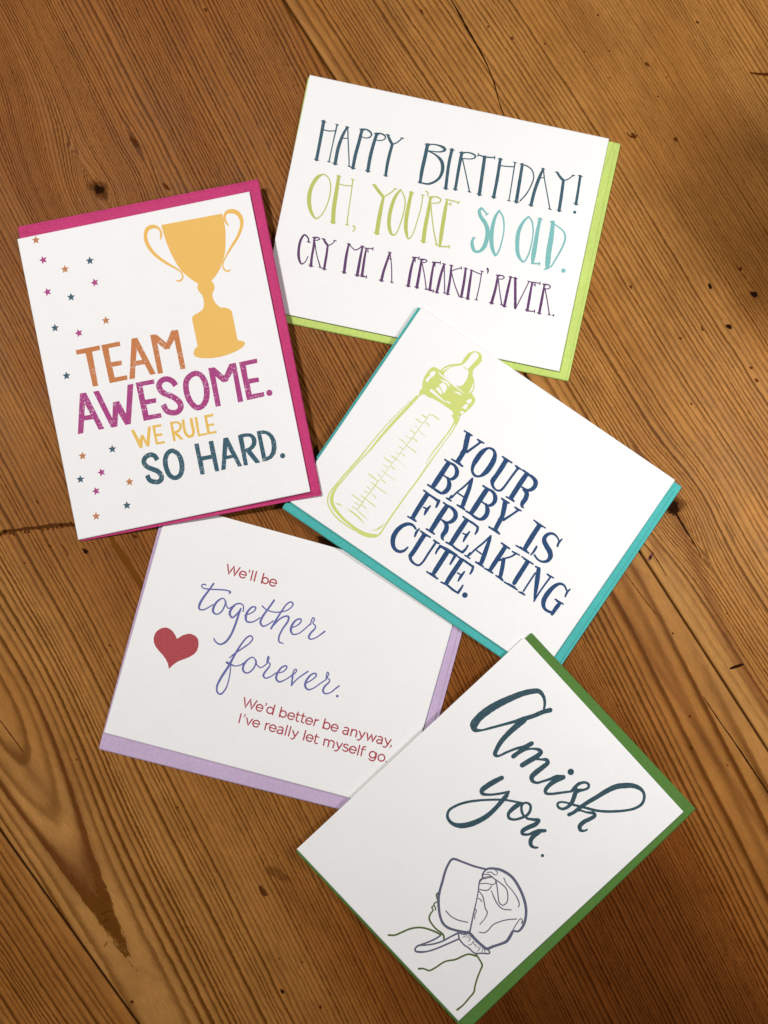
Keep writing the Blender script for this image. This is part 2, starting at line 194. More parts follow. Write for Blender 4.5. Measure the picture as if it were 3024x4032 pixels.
["heart_print","heart_ink",[["P",[[20.13,-59.2,19.08,-57.93,17.46,-56.47,15.85,-55.7,14.4,-55.49,13.26,-55.75,11.75,-56.57,10.43,-58.06,9.78,-59.8,9.79,-61.88,10.41,-63.62,11.51,-65.05,13.5,-66.58,15.81,-68.03,17.59,-69.44,18.97,-70.97,19.65,-72.17,20.08,-73.09,20.34,-73.28,20.84,-72.37,21.79,-70.8,23.51,-68.85,25.68,-67.3,27.83,-65.67,29.57,-63.8,30.32,-62.12,30.47,-60.17,30.1,-58.19,29.2,-56.53,27.84,-55.69,25.82,-55.29,24.19,-55.69,22.12,-57.0,20.8,-58.5]]]]]],
"W":139.74,"H":109.46},"Y":{"M":[[0.827726,-0.560757,-0.020548],[0.56072,0.827966,-0.008058],[0.021532,-0.004852,0.999756],
[0.017112,0.092974,0.003435]],"card":[[-0.01,0.04],[139.78,0.04],[138.83,-107.77],[-0.15,-106.43]],"env":[[-1.3,-0.77],[144.37,-0.7],[144.29,-111.77],
[-1.3,-111.05]],
"fold":"top","art":[["bottle_print","bottle_ink",[["P",[[23.06,-19.09,23.67,-16.77,24.96,-14.71,27.06,-12.84,29.28,-10.91,28.96,-9.45,28.91,-7.63,29.2,-5.58,30.11,-3.95,31.65,-2.73,33.41,-2.36,35.08,-3.08,36.18,-4.85,36.14,-6.89,35.54,-8.98,35.35,-10.79,36.46,-12.73,38.51,-14.36,40.18,-16.58,40.73,-18.39,40.73,-19.73,42.17,-20.26,43.76,-21.03,44.19,-22.75,43.98,-25.42,43.38,-28.01,42.17,-31.19,42.66,-32.5,43.06,-34.09,43.14,-35.71,41.41,-34.88,39.47,-33.51,38.51,-33.33,39.16,-32.55,38.46,-31.52,35.45,-31.29,31.41,-31.28,27.34,-31.71,25.54,-32.27,23.65,-32.21,22.7,-32.53,22.34,-33.13,21.66,-34.6,20.6,-32.3,20.82,-30.3,19.5,-28.35,18.74,-25.84,18.65,-23.22,18.93,-20.68,19.77,-19.43,21.23,-19.11],
[25.62,-20.14,25.23,-19.06,25.67,-16.74,26.81,-14.45,29.83,-11.72,30.47,-9.93,30.76,-7.88,30.66,-5.25,31.11,-3.67,32.57,-3.11,33.69,-3.52,34.13,-4.9,33.76,-6.84,33.47,-9.39,33.1,-11.59,33.99,-12.4,34.92,-14.12,35.36,-16.17,35.3,-18.56,34.62,-20.04,32.55,-20.95,29.7,-20.71,27.16,-20.43],
[24.11,-19.15,24.14,-17.45,25.78,-14.92,26.27,-14.65,24.98,-17.21,24.38,-18.8],
[19.79,-22.44,21.06,-20.84,21.9,-21.0,22.18,-22.49,21.27,-25.12,21.4,-27.05,20.03,-26.65,20.05,-25.29,20.61,-23.9],
[22.04,-20.3,24.1,-20.37,32.53,-20.93,38.41,-21.66,37.47,-21.76,32.31,-21.59,24.38,-20.99],
[24.52,-22.74,26.57,-22.04,28.65,-21.63,30.11,-22.11,31.14,-23.09,30.16,-22.88,28.56,-22.5,26.62,-22.61],
[26.27,-25.07,27.1,-22.82,29.41,-23.26,30.3,-24.33,30.28,-26.03,30.29,-27.03,29.05,-26.2,27.77,-25.55],
[26.06,-27.23,26.48,-25.87,28.05,-26.21,29.4,-26.96,29.72,-27.93,28.52,-27.9],
[24.31,-29.6,24.22,-28.48,25.45,-28.32,29.3,-29.05,33.85,-29.81,32.62,-29.98,27.8,-29.8],[32.49,-29.05,34.11,-28.72,35.87,-28.93,34.29,-29.47],
[33.3,-23.8,34.81,-22.8,36.42,-22.51,37.66,-22.94,36.15,-23.3],
[39.59,-20.68,39.31,-18.52,38.91,-16.44,38.36,-15.13,39.45,-16.4,40.15,-18.28,39.93,-19.94],
[40.54,-24.07,40.96,-22.94,42.18,-21.77,42.77,-22.88,42.51,-24.24,41.66,-24.48],
[40.64,-27.69,41.06,-26.07,41.09,-25.37,42.39,-24.82,42.44,-26.13,42.87,-27.01,41.68,-27.49],
[41.08,-30.08,41.31,-28.92,42.65,-28.67,42.77,-29.6,41.7,-30.0],[41.44,-32.19,41.51,-30.96,42.32,-30.92,42.02,-31.96]]],
["S",[31.1,-11.86,0.33,32.18,-11.96,0.39,33.45,-11.76,0.33]]]],
["bottle_print","bottle_ink",[["S",[21.14,-34.94,1.39,20.19,-41.45,1.39,18.88,-49.9,1.28,17.65,-59.44,1.0,16.94,-67.29,0.72,16.0,-73.27,0.55,15.12,-78.88,0.61,14.41,-85.72,0.66,13.91,-89.4,0.99,14.24,-92.85,1.44,15.22,-95.19,1.66,17.03,-96.97,1.6,20.34,-98.4,1.44,25.1,-99.52,1.27,29.39,-99.95,1.38,33.54,-100.15,1.77,37.14,-99.55,1.99,39.66,-98.35,1.66,40.88,-97.19,0.83]],
["S",[19.55,-38.03,0.22,18.15,-45.36,0.39,16.91,-52.91,0.44,15.97,-60.92,0.5,15.48,-66.11,0.55,15.07,-72.39,0.72,14.06,-80.27,0.72,13.13,-88.26,0.66,12.79,-93.16,0.61,14.0,-96.68,0.61,16.66,-98.89,0.61,20.73,-100.47,0.66,26.18,-101.12,0.61,31.17,-101.09,0.44]],
["S",[41.56,-34.11,0.95,41.86,-39.27,0.61,41.52,-46.21,0.61,41.11,-52.54,0.44,41.3,-57.77,0.17]],
["S",[42.32,-33.25,0.72,43.08,-38.1,0.45,42.9,-45.28,0.39,42.64,-51.83,0.5,42.47,-59.99,0.72,42.48,-64.99,0.61,42.09,-72.29,0.61,41.85,-81.82,0.67,41.76,-90.58,0.72,41.94,-94.8,0.72,41.19,-97.65,0.83,39.55,-99.16,0.55,36.46,-100.52,0.5]],
["S",[38.15,-96.36,0.17,39.57,-95.24,0.5,40.47,-93.12,0.72,40.88,-91.01,0.11]],["S",[17.67,-95.7,0.17,19.08,-95.08,0.66,20.81,-94.91,0.17]],
["S",[22.95,-94.63,0.11,25.83,-94.68,0.61,30.12,-95.11,0.66,33.74,-96.01,0.11]]]],
["scale_marks_print","bottle_ink",[["S",[30.25,-40.47,0.39,30.04,-43.63,0.28,29.88,-47.1,0.28,29.72,-51.56,0.39,29.45,-56.11,0.28,29.02,-61.42,0.22,28.61,-67.73,0.22,28.4,-69.88,0.22,28.34,-72.25,0.22,28.32,-74.94,0.17,27.99,-76.17,0.28,27.85,-78.93,0.39,27.73,-82.7,0.33,27.45,-86.23,0.39,27.47,-89.22,0.5,27.27,-92.37,0.28]],
["S",[30.02,-40.62,0.33,30.24,-38.97,0.39,31.23,-37.95,0.33,32.85,-37.86,0.56,35.12,-37.99,0.39]],
["S",[27.18,-40.38,0.28,28.64,-40.56,0.56,30.25,-40.47,0.28]],["S",[25.78,-43.52,0.28,27.97,-43.53,0.5,30.04,-43.63,0.22]],
["S",[30.46,-42.51,0.28,31.57,-42.42,0.39,33.0,-42.79,0.39]],["S",[27.34,-46.31,0.17,29.76,-46.67,0.22]],
["S",[30.26,-47.17,0.28,32.3,-47.46,0.22,34.65,-47.71,0.08]],["S",[26.97,-49.24,0.44,28.47,-49.23,0.44,29.66,-49.26,0.22]],
["S",[26.7,-52.45,0.28,29.49,-52.22,0.28]],["S",[29.91,-51.6,0.33,32.29,-51.66,0.56]],["S",[25.02,-55.26,0.28,27.21,-55.28,0.39,29.25,-55.57,0.22]],
["S",[29.67,-55.95,0.28,32.06,-56.01,0.39,34.83,-56.14,0.44]],["S",[26.62,-58.36,0.22,27.85,-58.2,0.39,29.42,-58.3,0.28]],
["S",[29.28,-60.07,0.22,31.32,-60.36,0.44]],["S",[26.5,-61.06,0.22,28.95,-61.31,0.22]],
["S",[26.46,-63.67,0.44,28.89,-63.69,0.44,30.58,-63.71,0.22,34.04,-64.38,0.11]],["S",[23.95,-66.04,0.39,26.3,-66.29,0.5,28.6,-66.23,0.33]],
["S",[25.97,-69.02,0.44,27.08,-68.93,0.33,28.35,-69.08,0.22]],["S",[28.73,-67.65,0.39,31.07,-67.9,0.44]],
["S",[26.69,-71.53,0.28,28.34,-71.75,0.28,31.03,-71.76,0.22,34.06,-72.05,0.22]],["S",[25.82,-73.96,0.33,28.24,-74.32,0.28]],
["S",[28.48,-75.17,0.17,29.86,-75.23,0.5,31.13,-75.37,0.33]],["S",[22.57,-76.17,0.39,24.77,-76.35,0.5,28.11,-76.59,0.33]],
["S",[25.35,-78.69,0.33,27.85,-78.93,0.39,30.62,-79.07,0.39,34.07,-78.97,0.39]],["S",[25.3,-81.34,0.44,27.53,-81.66,0.28]],
["S",[25.32,-83.83,0.44,27.7,-83.39,0.22]],["S",[28.0,-82.85,0.22,29.57,-82.95,0.28,31.38,-83.4,0.39]],
["S",[21.48,-88.27,0.33,24.17,-88.29,0.5,27.12,-88.46,0.33]],["S",[25.19,-86.26,0.44,27.33,-86.31,0.33,30.37,-86.59,0.44,33.74,-86.65,0.33]],
["S",[24.76,-90.4,0.44,27.25,-90.38,0.22]],["S",[27.82,-89.49,0.33,30.35,-89.78,0.44]],
["S",[24.78,-92.55,0.39,27.42,-92.6,0.28,30.49,-93.19,0.44,33.53,-93.48,0.17]]]],["lettering","navy_ink",[["L",[47.53,-35.7,0.77,51.51,-35.51,0.84]],
["S",[49.88,-36.2,2.3,50.96,-39.03,2.3,52.38,-42.68,2.09,52.49,-44.71,2.23]],["S",[52.57,-42.97,2.09,52.74,-46.63,2.09,52.8,-48.9,2.09]],
["L",[49.98,-49.56,0.76,55.7,-49.45,0.97]],["L",[51.11,-49.5,0.9,54.35,-49.31,1.25]],["S",[56.48,-35.7,0.98,55.34,-38.99,1.04,53.83,-42.96,1.18]],
["L",[54.7,-35.56,0.84,57.98,-35.3,0.7]],["L",[55.61,-35.78,0.84,57.21,-35.53,0.84]],
["C",[60.92,-36.04,0.98,59.58,-39.04,2.09,59.32,-43.0,2.3,59.63,-46.56,1.74,60.71,-48.77,1.25,62.64,-49.77,1.18,64.62,-48.97,1.04,65.99,-46.02,2.09,66.26,-42.06,2.44,65.8,-38.59,2.16,64.73,-36.38,1.53,63.03,-35.44,1.19]],
["L",[68.43,-35.63,0.84,73.41,-35.52,0.84]],["L",[69.7,-35.95,1.05,71.76,-35.89,0.91]],
["S",[70.66,-36.13,2.09,70.88,-40.18,2.16,70.9,-43.95,2.02,70.87,-47.32,2.16,71.31,-48.29,1.53]],
["S",[71.12,-48.0,1.6,72.38,-49.24,1.19,74.41,-49.75,0.91,76.05,-49.06,0.98,76.62,-47.41,1.05,76.79,-44.57,0.98,76.96,-39.83,1.05,77.18,-36.11,1.12]],
["L",[75.63,-35.69,0.84,78.77,-35.66,0.7]],["L",[76.36,-35.96,0.84,77.86,-35.86,0.77]],["L",[79.6,-35.52,0.91,82.45,-35.48,0.98]],
["S",[81.92,-36.26,2.17,81.9,-41.52,2.3,82.02,-46.69,2.16,82.08,-48.96,2.09]],["L",[80.06,-49.7,0.77,84.11,-49.47,0.84]],
["L",[81.4,-49.5,0.91,83.39,-49.33,1.12]],
["S",[81.87,-35.87,0.98,84.67,-35.65,1.4,87.14,-36.49,1.96,88.07,-38.18,1.96,87.79,-40.26,1.75,86.35,-41.87,1.26,83.54,-42.09,0.84]],
["S",[84.71,-42.56,1.19,86.84,-43.21,1.96,87.77,-45.52,2.17,87.78,-48.03,1.89,88.41,-49.28,1.26,89.57,-49.42,0.42]]]],
["lettering","navy_ink",[["L",[47.46,-51.47,0.83,49.84,-51.44,0.9]],["S",[49.74,-51.93,2.16,49.78,-56.93,2.29,49.86,-62.33,2.29,49.92,-64.59,2.01]],
["L",[47.43,-65.23,0.83,49.93,-65.21,1.04]],
["S",[49.84,-51.44,1.04,52.63,-51.23,1.25,54.66,-52.36,1.81,55.68,-54.18,1.88,55.36,-56.5,1.53,54.02,-57.62,0.97,51.13,-57.69,0.76]],
["S",[53.15,-57.58,1.04,55.09,-59.2,1.88,55.97,-61.12,2.09,55.79,-63.33,1.95,54.74,-64.88,1.25,52.43,-65.19,1.18,49.45,-65.12,0.9]],
["S",[62.61,-51.58,1.04,63.09,-53.34,1.53,64.23,-57.19,1.88,65.02,-60.84,2.02,65.81,-63.87,1.95]],
["S",[62.61,-51.58,0.91,61.62,-56.44,0.9,60.3,-60.69,0.83,59.64,-64.07,0.83]],["L",[60.54,-60.74,0.7,64.05,-60.66,0.77]],
["L",[57.87,-65.48,0.83,60.32,-65.37,0.76]],["S",[59.16,-63.35,0.9,59.07,-64.96,0.97]],["L",[63.65,-65.33,0.83,67.61,-65.17,0.84]],
["L",[64.99,-65.14,1.18,66.79,-65.01,1.18]],["L",[68.52,-51.55,0.91,70.89,-51.5,0.91]],
["S",[70.85,-52.07,2.16,70.88,-57.08,2.3,71.01,-62.24,2.3,71.02,-64.74,2.02]],["L",[68.52,-65.39,0.84,71.31,-65.17,1.04]],
["S",[70.89,-51.5,1.05,73.74,-51.37,1.32,75.78,-52.5,1.88,76.8,-54.33,1.88,76.47,-56.64,1.53,75.13,-57.77,0.98,72.23,-57.84,0.77]],
["S",[74.26,-57.73,1.05,76.2,-59.35,1.95,77.08,-61.27,2.02,76.9,-63.49,1.95,75.79,-64.95,1.25,73.53,-65.35,1.18,70.93,-65.22,0.9]],
["L",[78.72,-51.56,0.84,82.63,-51.43,0.84]],["L",[79.87,-51.7,1.19,81.89,-51.59,1.05]],
["S",[81.09,-52.26,2.09,82.31,-55.0,2.16,83.53,-58.37,1.95,83.64,-60.39,2.09]],["S",[83.63,-59.14,2.02,83.89,-62.32,2.02,84.18,-64.43,1.88]],
["L",[81.19,-65.48,0.84,86.8,-65.38,0.98]],["L",[82.74,-65.28,0.91,85.6,-65.15,1.26]],["S",[87.99,-51.57,0.98,86.7,-54.96,0.98,84.89,-59.13,1.19]],
["L",[86.01,-51.44,0.84,89.24,-51.23,0.7]],["L",[86.88,-51.61,0.84,88.38,-51.52,0.77]]]],
["lettering","navy_ink",[["L",[96.42,-51.47,0.69,102.7,-51.49,0.69]],["L",[97.91,-51.71,0.94,101.12,-51.68,0.94]],
["S",[99.83,-52.3,2.14,99.89,-56.6,2.2,100.09,-61.37,2.2,100.23,-64.11,1.95]],["L",[96.15,-65.54,0.75,102.85,-65.17,0.82]],
["L",[98.14,-65.22,1.07,101.41,-65.01,1.26]],["S",[111.85,-51.53,0.76,111.56,-53.62,1.07,111.96,-55.24,0.94]],
["S",[111.64,-53.19,0.69,109.63,-51.9,0.82,107.19,-51.66,1.07,105.62,-52.72,1.38,104.89,-54.73,1.76,105.55,-56.55,2.08,107.87,-58.0,2.27,110.45,-59.28,2.33,111.94,-60.92,2.08,111.94,-63.18,1.57,110.38,-64.8,1.07,108.03,-65.26,0.88,105.59,-64.45,0.94]],
["S",[104.07,-65.29,0.69,104.32,-63.99,0.94,104.32,-62.29,1.07,104.18,-60.69,0.94]]]],
["lettering","navy_ink",[["L",[47.39,-68.4,0.83,50.05,-68.48,0.9]],["S",[48.89,-68.64,0.97,52.64,-68.6,1.04,55.63,-68.68,1.39]],
["S",[55.68,-68.43,1.39,56.07,-70.26,1.25,56.26,-71.6,0.83]],["S",[49.67,-69.16,2.15,49.79,-73.68,2.15,49.92,-78.2,2.08,50.13,-80.98,1.94]],
["L",[48.02,-82.2,0.76,52.26,-81.96,0.83]],["L",[49.17,-82.05,0.97,51.34,-81.84,1.25]],["L",[51.58,-74.77,0.76,53.12,-74.56,0.83]],
["S",[53.75,-72.59,0.76,53.5,-75.14,1.39,53.77,-77.26,0.83]],["L",[57.89,-67.98,0.83,60.01,-68.01,0.9]],
["S",[60.01,-68.64,2.09,59.99,-73.88,2.29,60.22,-79.17,2.15,60.23,-81.67,1.94]],["L",[58.14,-82.17,0.83,62.4,-82.09,0.83]],
["L",[59.6,-81.97,0.97,61.44,-81.9,1.11]],
["S",[60.01,-68.01,1.04,62.65,-67.89,1.39,64.87,-68.69,1.88,66.04,-70.42,1.95,65.67,-72.97,1.74,64.24,-74.57,1.18,61.54,-74.93,0.83]],
["S",[62.79,-74.92,1.11,64.77,-75.67,1.88,65.84,-77.88,2.15,65.86,-80.38,1.88,66.49,-81.62,1.25,67.61,-82.04,0.42]],
["L",[68.84,-68.23,0.83,70.94,-68.35,0.9]],["S",[71.0,-68.74,2.09,70.98,-73.99,2.23,71.1,-79.13,2.16,71.16,-81.4,1.88]],
["S",[70.94,-68.35,1.04,74.61,-68.18,1.04,77.07,-68.4,1.04]],["S",[77.07,-68.4,1.11,77.66,-69.89,1.18,77.81,-71.67,0.77]],
["L",[73.01,-74.5,0.7,74.55,-74.29,0.77]],["S",[75.07,-72.27,0.77,74.89,-75.11,1.25,75.19,-77.42,0.77]],["L",[68.94,-82.14,0.83,71.7,-81.87,0.9]],
["S",[70.44,-81.37,0.97,73.82,-82.02,1.04,77.48,-81.84,1.04]],["S",[77.63,-81.75,1.25,78.05,-79.58,1.04,77.89,-77.8,0.77]],
["S",[84.12,-68.36,0.91,84.66,-70.09,1.46,85.59,-73.64,1.88,86.53,-77.2,2.02,87.37,-80.61,1.95]],
["S",[84.12,-68.36,0.84,83.13,-72.8,0.91,81.7,-77.53,0.84,81.05,-80.9,0.84]],["L",[81.85,-77.43,0.7,85.08,-77.55,0.77]],
["L",[79.36,-82.25,0.77,81.92,-82.19,0.77]],["S",[80.7,-80.09,0.9,80.62,-81.69,0.97]],["L",[85.09,-82.03,0.84,89.2,-81.89,0.84]],
["L",[86.3,-81.83,1.18,88.14,-81.76,1.18]],["L",[90.08,-68.33,0.88,94.42,-68.41,0.88]],["L",[91.28,-68.53,1.0,93.38,-68.55,1.0]],
["S",[92.42,-69.38,1.95,92.49,-73.68,2.07,92.51,-78.19,2.01,92.57,-80.79,1.76]],["L",[90.05,-82.11,0.75,94.32,-81.87,0.82]],
["L",[91.54,-81.78,0.88,93.36,-81.68,1.07]],["S",[98.08,-68.77,0.94,97.08,-70.95,0.82,95.44,-73.0,0.82,93.63,-75.36,0.94]],
["L",[96.29,-68.77,0.75,99.91,-68.29,0.69]],["L",[97.37,-68.57,0.75,99.13,-68.36,0.69]],
["S",[94.92,-73.92,1.76,96.29,-76.77,1.82,97.52,-79.71,1.82,98.01,-80.88,1.69]],["L",[96.18,-81.93,0.75,100.09,-82.12,0.82]],
["L",[97.39,-81.76,1.07,99.27,-81.73,1.07]],["L",[101.15,-68.28,0.69,107.29,-68.21,0.75]],["L",[102.77,-68.43,1.01,105.55,-68.33,1.01]],
["S",[104.65,-69.24,2.07,104.76,-73.32,2.07,104.86,-77.4,2.07,105.0,-80.13,1.88]],["L",[101.02,-82.25,0.75,107.71,-81.89,0.82]],
["L",[102.89,-82.04,1.0,106.27,-81.72,1.19]],["L",[108.87,-68.46,0.82,110.48,-68.32,0.94]],
["S",[110.62,-68.53,1.76,112.2,-71.69,2.08,114.31,-75.93,1.89,115.67,-78.79,1.38,117.16,-82.12,0.5]],
["S",[110.41,-71.01,0.82,110.43,-75.53,0.82,110.54,-80.74,0.82]],["L",[108.83,-82.26,0.69,112.02,-81.92,0.75]],
["L",[109.92,-81.79,0.75,111.24,-81.77,0.75]],["S",[117.16,-68.92,0.88,116.96,-73.39,0.82,116.89,-78.34,0.82,117.16,-81.55,0.63]],
["L",[115.29,-68.4,0.82,118.55,-68.17,0.69]],["L",[116.14,-68.54,0.76,117.72,-68.35,0.69]],
["S",[126.67,-69.49,0.82,124.53,-68.29,0.95,122.52,-68.7,1.26,121.05,-71.01,1.76,120.36,-74.49,2.08,120.46,-78.58,2.2,121.55,-80.86,1.82,123.18,-82.03,1.38,125.45,-82.01,1.26,126.67,-81.57,1.26]],
["S",[127.71,-68.22,0.69,127.37,-69.96,1.01,127.73,-72.18,0.82]],["S",[127.35,-76.96,1.89,127.18,-78.96,1.89,127.24,-82.13,1.45]],
["L",[124.64,-75.76,0.76,128.87,-75.56,0.76]],["L",[125.73,-75.97,0.94,127.91,-75.82,0.94]]]],
["lettering","navy_ink",[["S",[54.14,-84.86,0.9,52.27,-84.25,1.18,50.44,-84.65,1.46,48.72,-86.44,1.73,47.59,-89.71,2.01,47.76,-93.36,2.15,49.22,-96.13,1.94,51.3,-97.65,1.59,53.55,-97.59,1.39,55.23,-96.04,1.18,55.79,-93.78,0.76]],
["S",[55.44,-83.98,0.76,55.21,-85.81,1.11,55.67,-87.92,0.83]],["L",[56.6,-84.46,0.83,61.62,-84.32,0.83]],["L",[57.8,-84.69,1.04,60.06,-84.62,0.9]],
["S",[58.87,-85.22,2.08,58.93,-89.15,2.08,59.06,-93.66,2.01,58.93,-96.25,1.94]],
["S",[58.74,-95.97,1.66,59.71,-97.4,1.39,62.17,-98.25,1.04,64.38,-97.8,0.97,65.13,-95.83,0.97,65.1,-90.83,0.97,65.12,-85.59,1.04]],
["L",[63.78,-84.54,0.83,66.7,-84.4,0.69]],["L",[64.6,-84.82,0.83,65.99,-84.71,0.69]],["S",[67.48,-85.05,1.04,71.04,-84.73,1.53,76.1,-84.45,1.25]],
["S",[67.86,-85.0,1.25,67.59,-87.06,1.04,67.88,-89.04,0.76]],["S",[75.67,-84.74,1.39,75.87,-86.91,1.18,76.03,-89.31,0.83]],
["S",[71.81,-85.25,2.15,71.94,-90.4,2.15,72.06,-94.91,2.08,72.12,-96.55,1.88]],["L",[69.19,-98.11,0.83,74.91,-98.01,0.9]],
["L",[70.91,-97.86,0.97,73.38,-97.79,1.18]],["L",[77.0,-84.55,0.83,79.33,-84.57,0.9]],
["S",[79.24,-85.05,2.02,79.26,-90.06,2.16,79.29,-95.06,2.09,79.45,-97.46,1.88]],["S",[79.23,-84.43,1.04,82.61,-84.45,1.04,85.36,-84.48,1.11]],
["S",[85.36,-84.48,1.11,85.9,-86.21,1.11,86.01,-87.93,0.77]],["L",[81.0,-90.77,0.7,82.79,-90.61,0.77]],
["S",[83.31,-88.58,0.77,83.17,-91.18,1.25,83.33,-93.59,0.77]],["S",[77.14,-98.39,0.76,79.98,-97.94,0.97,83.55,-98.25,1.04,86.44,-98.18,0.83]],
["S",[86.25,-97.89,1.18,86.29,-95.78,1.04,86.19,-94.09,0.77]],["D",[89.44,-97.21,1.29]]]]],
"W":139.74,"H":106.47},"T":{"M":[[0.982451,0.176285,0.060936],[-0.176668,0.98427,0.000924],[-0.059815,-0.011674,0.998141],
[-0.167443,0.124615,7.9e-05]],"card":[[-0.07,0.06],[109.05,-0.31],[112.23,-137.44],[3.15,-140.12]],"env":[[0.88,5.84],[113.84,5.05],[116.74,-139.86],
[3.77,-140.97]],
"fold":"left","art":[["trophy_print","yellow_ink",[["P",[[66.82,-6.96,95.25,-7.49,95.51,-10.96,95.38,-15.12,94.59,-19.85,93.56,-24.53,92.09,-27.73,89.98,-31.5,87.31,-34.47,84.98,-36.1,85.72,-37.31,85.96,-38.93,85.54,-40.25,84.61,-41.47,84.19,-42.78,84.4,-44.57,85.12,-46.46,86.24,-48.08,87.18,-48.79,89.24,-49.19,90.83,-50.21,91.7,-51.25,91.9,-57.93,91.93,-64.57,93.76,-65.27,94.96,-66.03,94.95,-66.9,93.95,-68.1,91.27,-69.16,87.57,-70.02,82.86,-70.52,78.62,-70.34,74.49,-69.54,71.84,-68.4,71.06,-67.2,71.31,-65.85,72.18,-64.61,73.54,-64.0,73.42,-57.84,73.22,-51.49,73.51,-50.5,74.56,-49.65,76.44,-49.14,78.37,-48.29,79.25,-47.41,79.86,-45.43,79.99,-43.36,79.61,-41.53,78.79,-40.14,78.15,-38.79,78.22,-37.41,78.96,-36.32,76.34,-34.04,74.27,-31.7,72.54,-29.43,70.97,-26.31,69.8,-22.92,68.7,-19.2,67.93,-15.53,67.3,-11.2]]],
["S",[65.48,-13.29,0.35,65.9,-11.97,0.99,66.18,-10.44,0.92,65.7,-8.59,0.99,64.41,-7.38,1.41,62.71,-6.86,1.84,60.84,-7.26,1.91,59.53,-8.57,1.77,58.87,-10.55,1.63,58.89,-13.01,1.7,59.78,-16.0,1.63,61.53,-19.16,1.48,63.58,-21.68,1.34,65.7,-23.79,1.2,68.18,-25.93,0.99,70.35,-27.77,0.77,72.0,-29.5,0.7,72.51,-31.18,0.7,72.16,-32.51,0.77,70.94,-33.32,0.84,69.87,-33.29,0.63,69.19,-32.69,0.35]],
["S",[97.09,-13.55,0.35,96.52,-12.21,0.84,95.97,-10.35,0.98,96.21,-8.66,1.12,97.41,-7.33,1.46,99.37,-7.28,1.95,101.36,-8.03,2.02,102.8,-9.82,1.88,103.36,-12.2,1.67,102.93,-14.56,1.46,101.88,-16.79,1.39,99.97,-19.54,1.25,97.77,-21.89,1.19,95.57,-24.24,0.98,93.3,-26.92,0.7,91.61,-29.38,0.63,91.27,-31.24,0.63,91.91,-32.59,0.77,92.85,-33.3,0.77,93.74,-33.3,0.7,94.44,-32.74,0.35]]]],
["lettering","orange_ink",[["P",[[17.78,-54.91,29.06,-54.85,29.04,-56.96,25.14,-57.03,25.13,-72.83,22.62,-72.64,22.02,-57.21,17.78,-56.92]]],
["P",[[29.89,-54.9,38.58,-54.92,38.64,-56.94,32.96,-56.94,32.86,-63.35,37.9,-63.5,37.8,-65.6,33.17,-65.6,33.35,-70.51,39.2,-70.56,39.12,-72.56,30.61,-72.64]]],
["P",[[44.22,-54.7,46.91,-54.77,52.4,-72.48,49.78,-72.47,48.12,-67.22,43.79,-67.21,42.53,-72.71,39.92,-72.57],
[45.77,-60.01,47.38,-64.97,44.39,-64.96]]],
["P",[[52.97,-54.71,55.78,-54.9,59.7,-59.53,62.93,-54.63,66.02,-54.78,66.31,-72.74,63.93,-72.63,63.59,-58.87,60.58,-62.58,58.45,-62.45,55.61,-58.91,55.77,-72.76,53.34,-72.65]]]]],
["lettering","magenta_ink",[["P",[[16.07,-74.61,18.96,-74.73,24.41,-92.46,21.75,-92.49,20.18,-87.25,15.76,-87.13,14.38,-92.65,11.75,-92.66],
[17.54,-79.85,19.24,-85.05,16.35,-84.94]]],
["P",[[22.3,-74.97,24.99,-74.95,28.94,-88.53,30.55,-81.41,33.45,-81.35,35.55,-87.64,38.62,-74.92,41.41,-74.88,36.95,-92.6,34.35,-92.61,32.01,-86.63,30.55,-92.61,27.64,-92.63]]],
["P",[[42.46,-74.66,51.09,-74.71,51.09,-76.72,45.4,-76.7,45.42,-83.04,50.5,-83.22,50.3,-85.3,45.62,-85.3,45.73,-90.18,51.47,-90.27,51.53,-92.32,43.05,-92.4]]],
["B",[60.47,-79.41,2.54,59.48,-77.36,2.54,57.09,-75.74,2.54,54.53,-75.96,2.54,52.95,-77.7,2.65,53.1,-79.84,2.65,54.54,-81.8,2.65,56.95,-83.31,2.65,59.47,-85.27,2.64,61.0,-87.66,2.75,60.87,-89.75,2.64,59.1,-91.17,2.54,56.6,-91.13,2.54,54.34,-89.75,2.54,53.27,-86.74,2.65]],
["C",[70.47,-75.69,2.46,68.06,-76.18,2.53,65.72,-78.19,2.64,64.92,-81.2,2.67,64.95,-84.37,2.67,65.89,-88.06,2.6,68.22,-90.95,2.46,70.76,-90.73,2.53,72.75,-88.64,2.67,73.82,-85.69,2.67,74.16,-82.25,2.67,73.51,-78.62,2.6,72.27,-76.63,2.46]],
["P",[[76.51,-74.46,79.42,-74.56,83.11,-79.11,86.38,-74.42,89.34,-74.36,89.6,-92.17,87.13,-92.12,87.19,-78.35,84.03,-82.02,81.91,-81.97,79.12,-78.71,79.22,-92.21,76.8,-92.21]]],
["P",[[90.8,-74.5,99.08,-74.34,99.07,-76.32,93.64,-76.44,93.51,-82.59,98.32,-82.81,98.3,-84.83,93.87,-84.86,93.99,-89.67,99.54,-89.67,99.53,-91.69,91.34,-91.97]]],
["D",[101.93,-90.54,1.42]]]],
["lettering","gold_ink",[["P",[[36.42,-95.4,37.83,-95.42,39.6,-100.51,40.55,-98.5,41.77,-98.51,42.62,-101.77,44.53,-95.25,45.89,-95.33,43.56,-104.06,42.29,-104.11,41.16,-100.44,40.29,-104.23,38.94,-104.09]]],
["P",[[46.46,-95.15,50.76,-95.25,50.68,-96.29,47.7,-96.26,47.63,-99.18,50.3,-99.32,50.35,-100.45,47.66,-100.41,47.65,-102.98,50.95,-103.03,50.87,-104.07,46.64,-103.99]]]]],
["lettering","gold_ink",[["P",[[54.8,-95.16,56.07,-95.11,56.0,-103.89,54.81,-103.95]]],
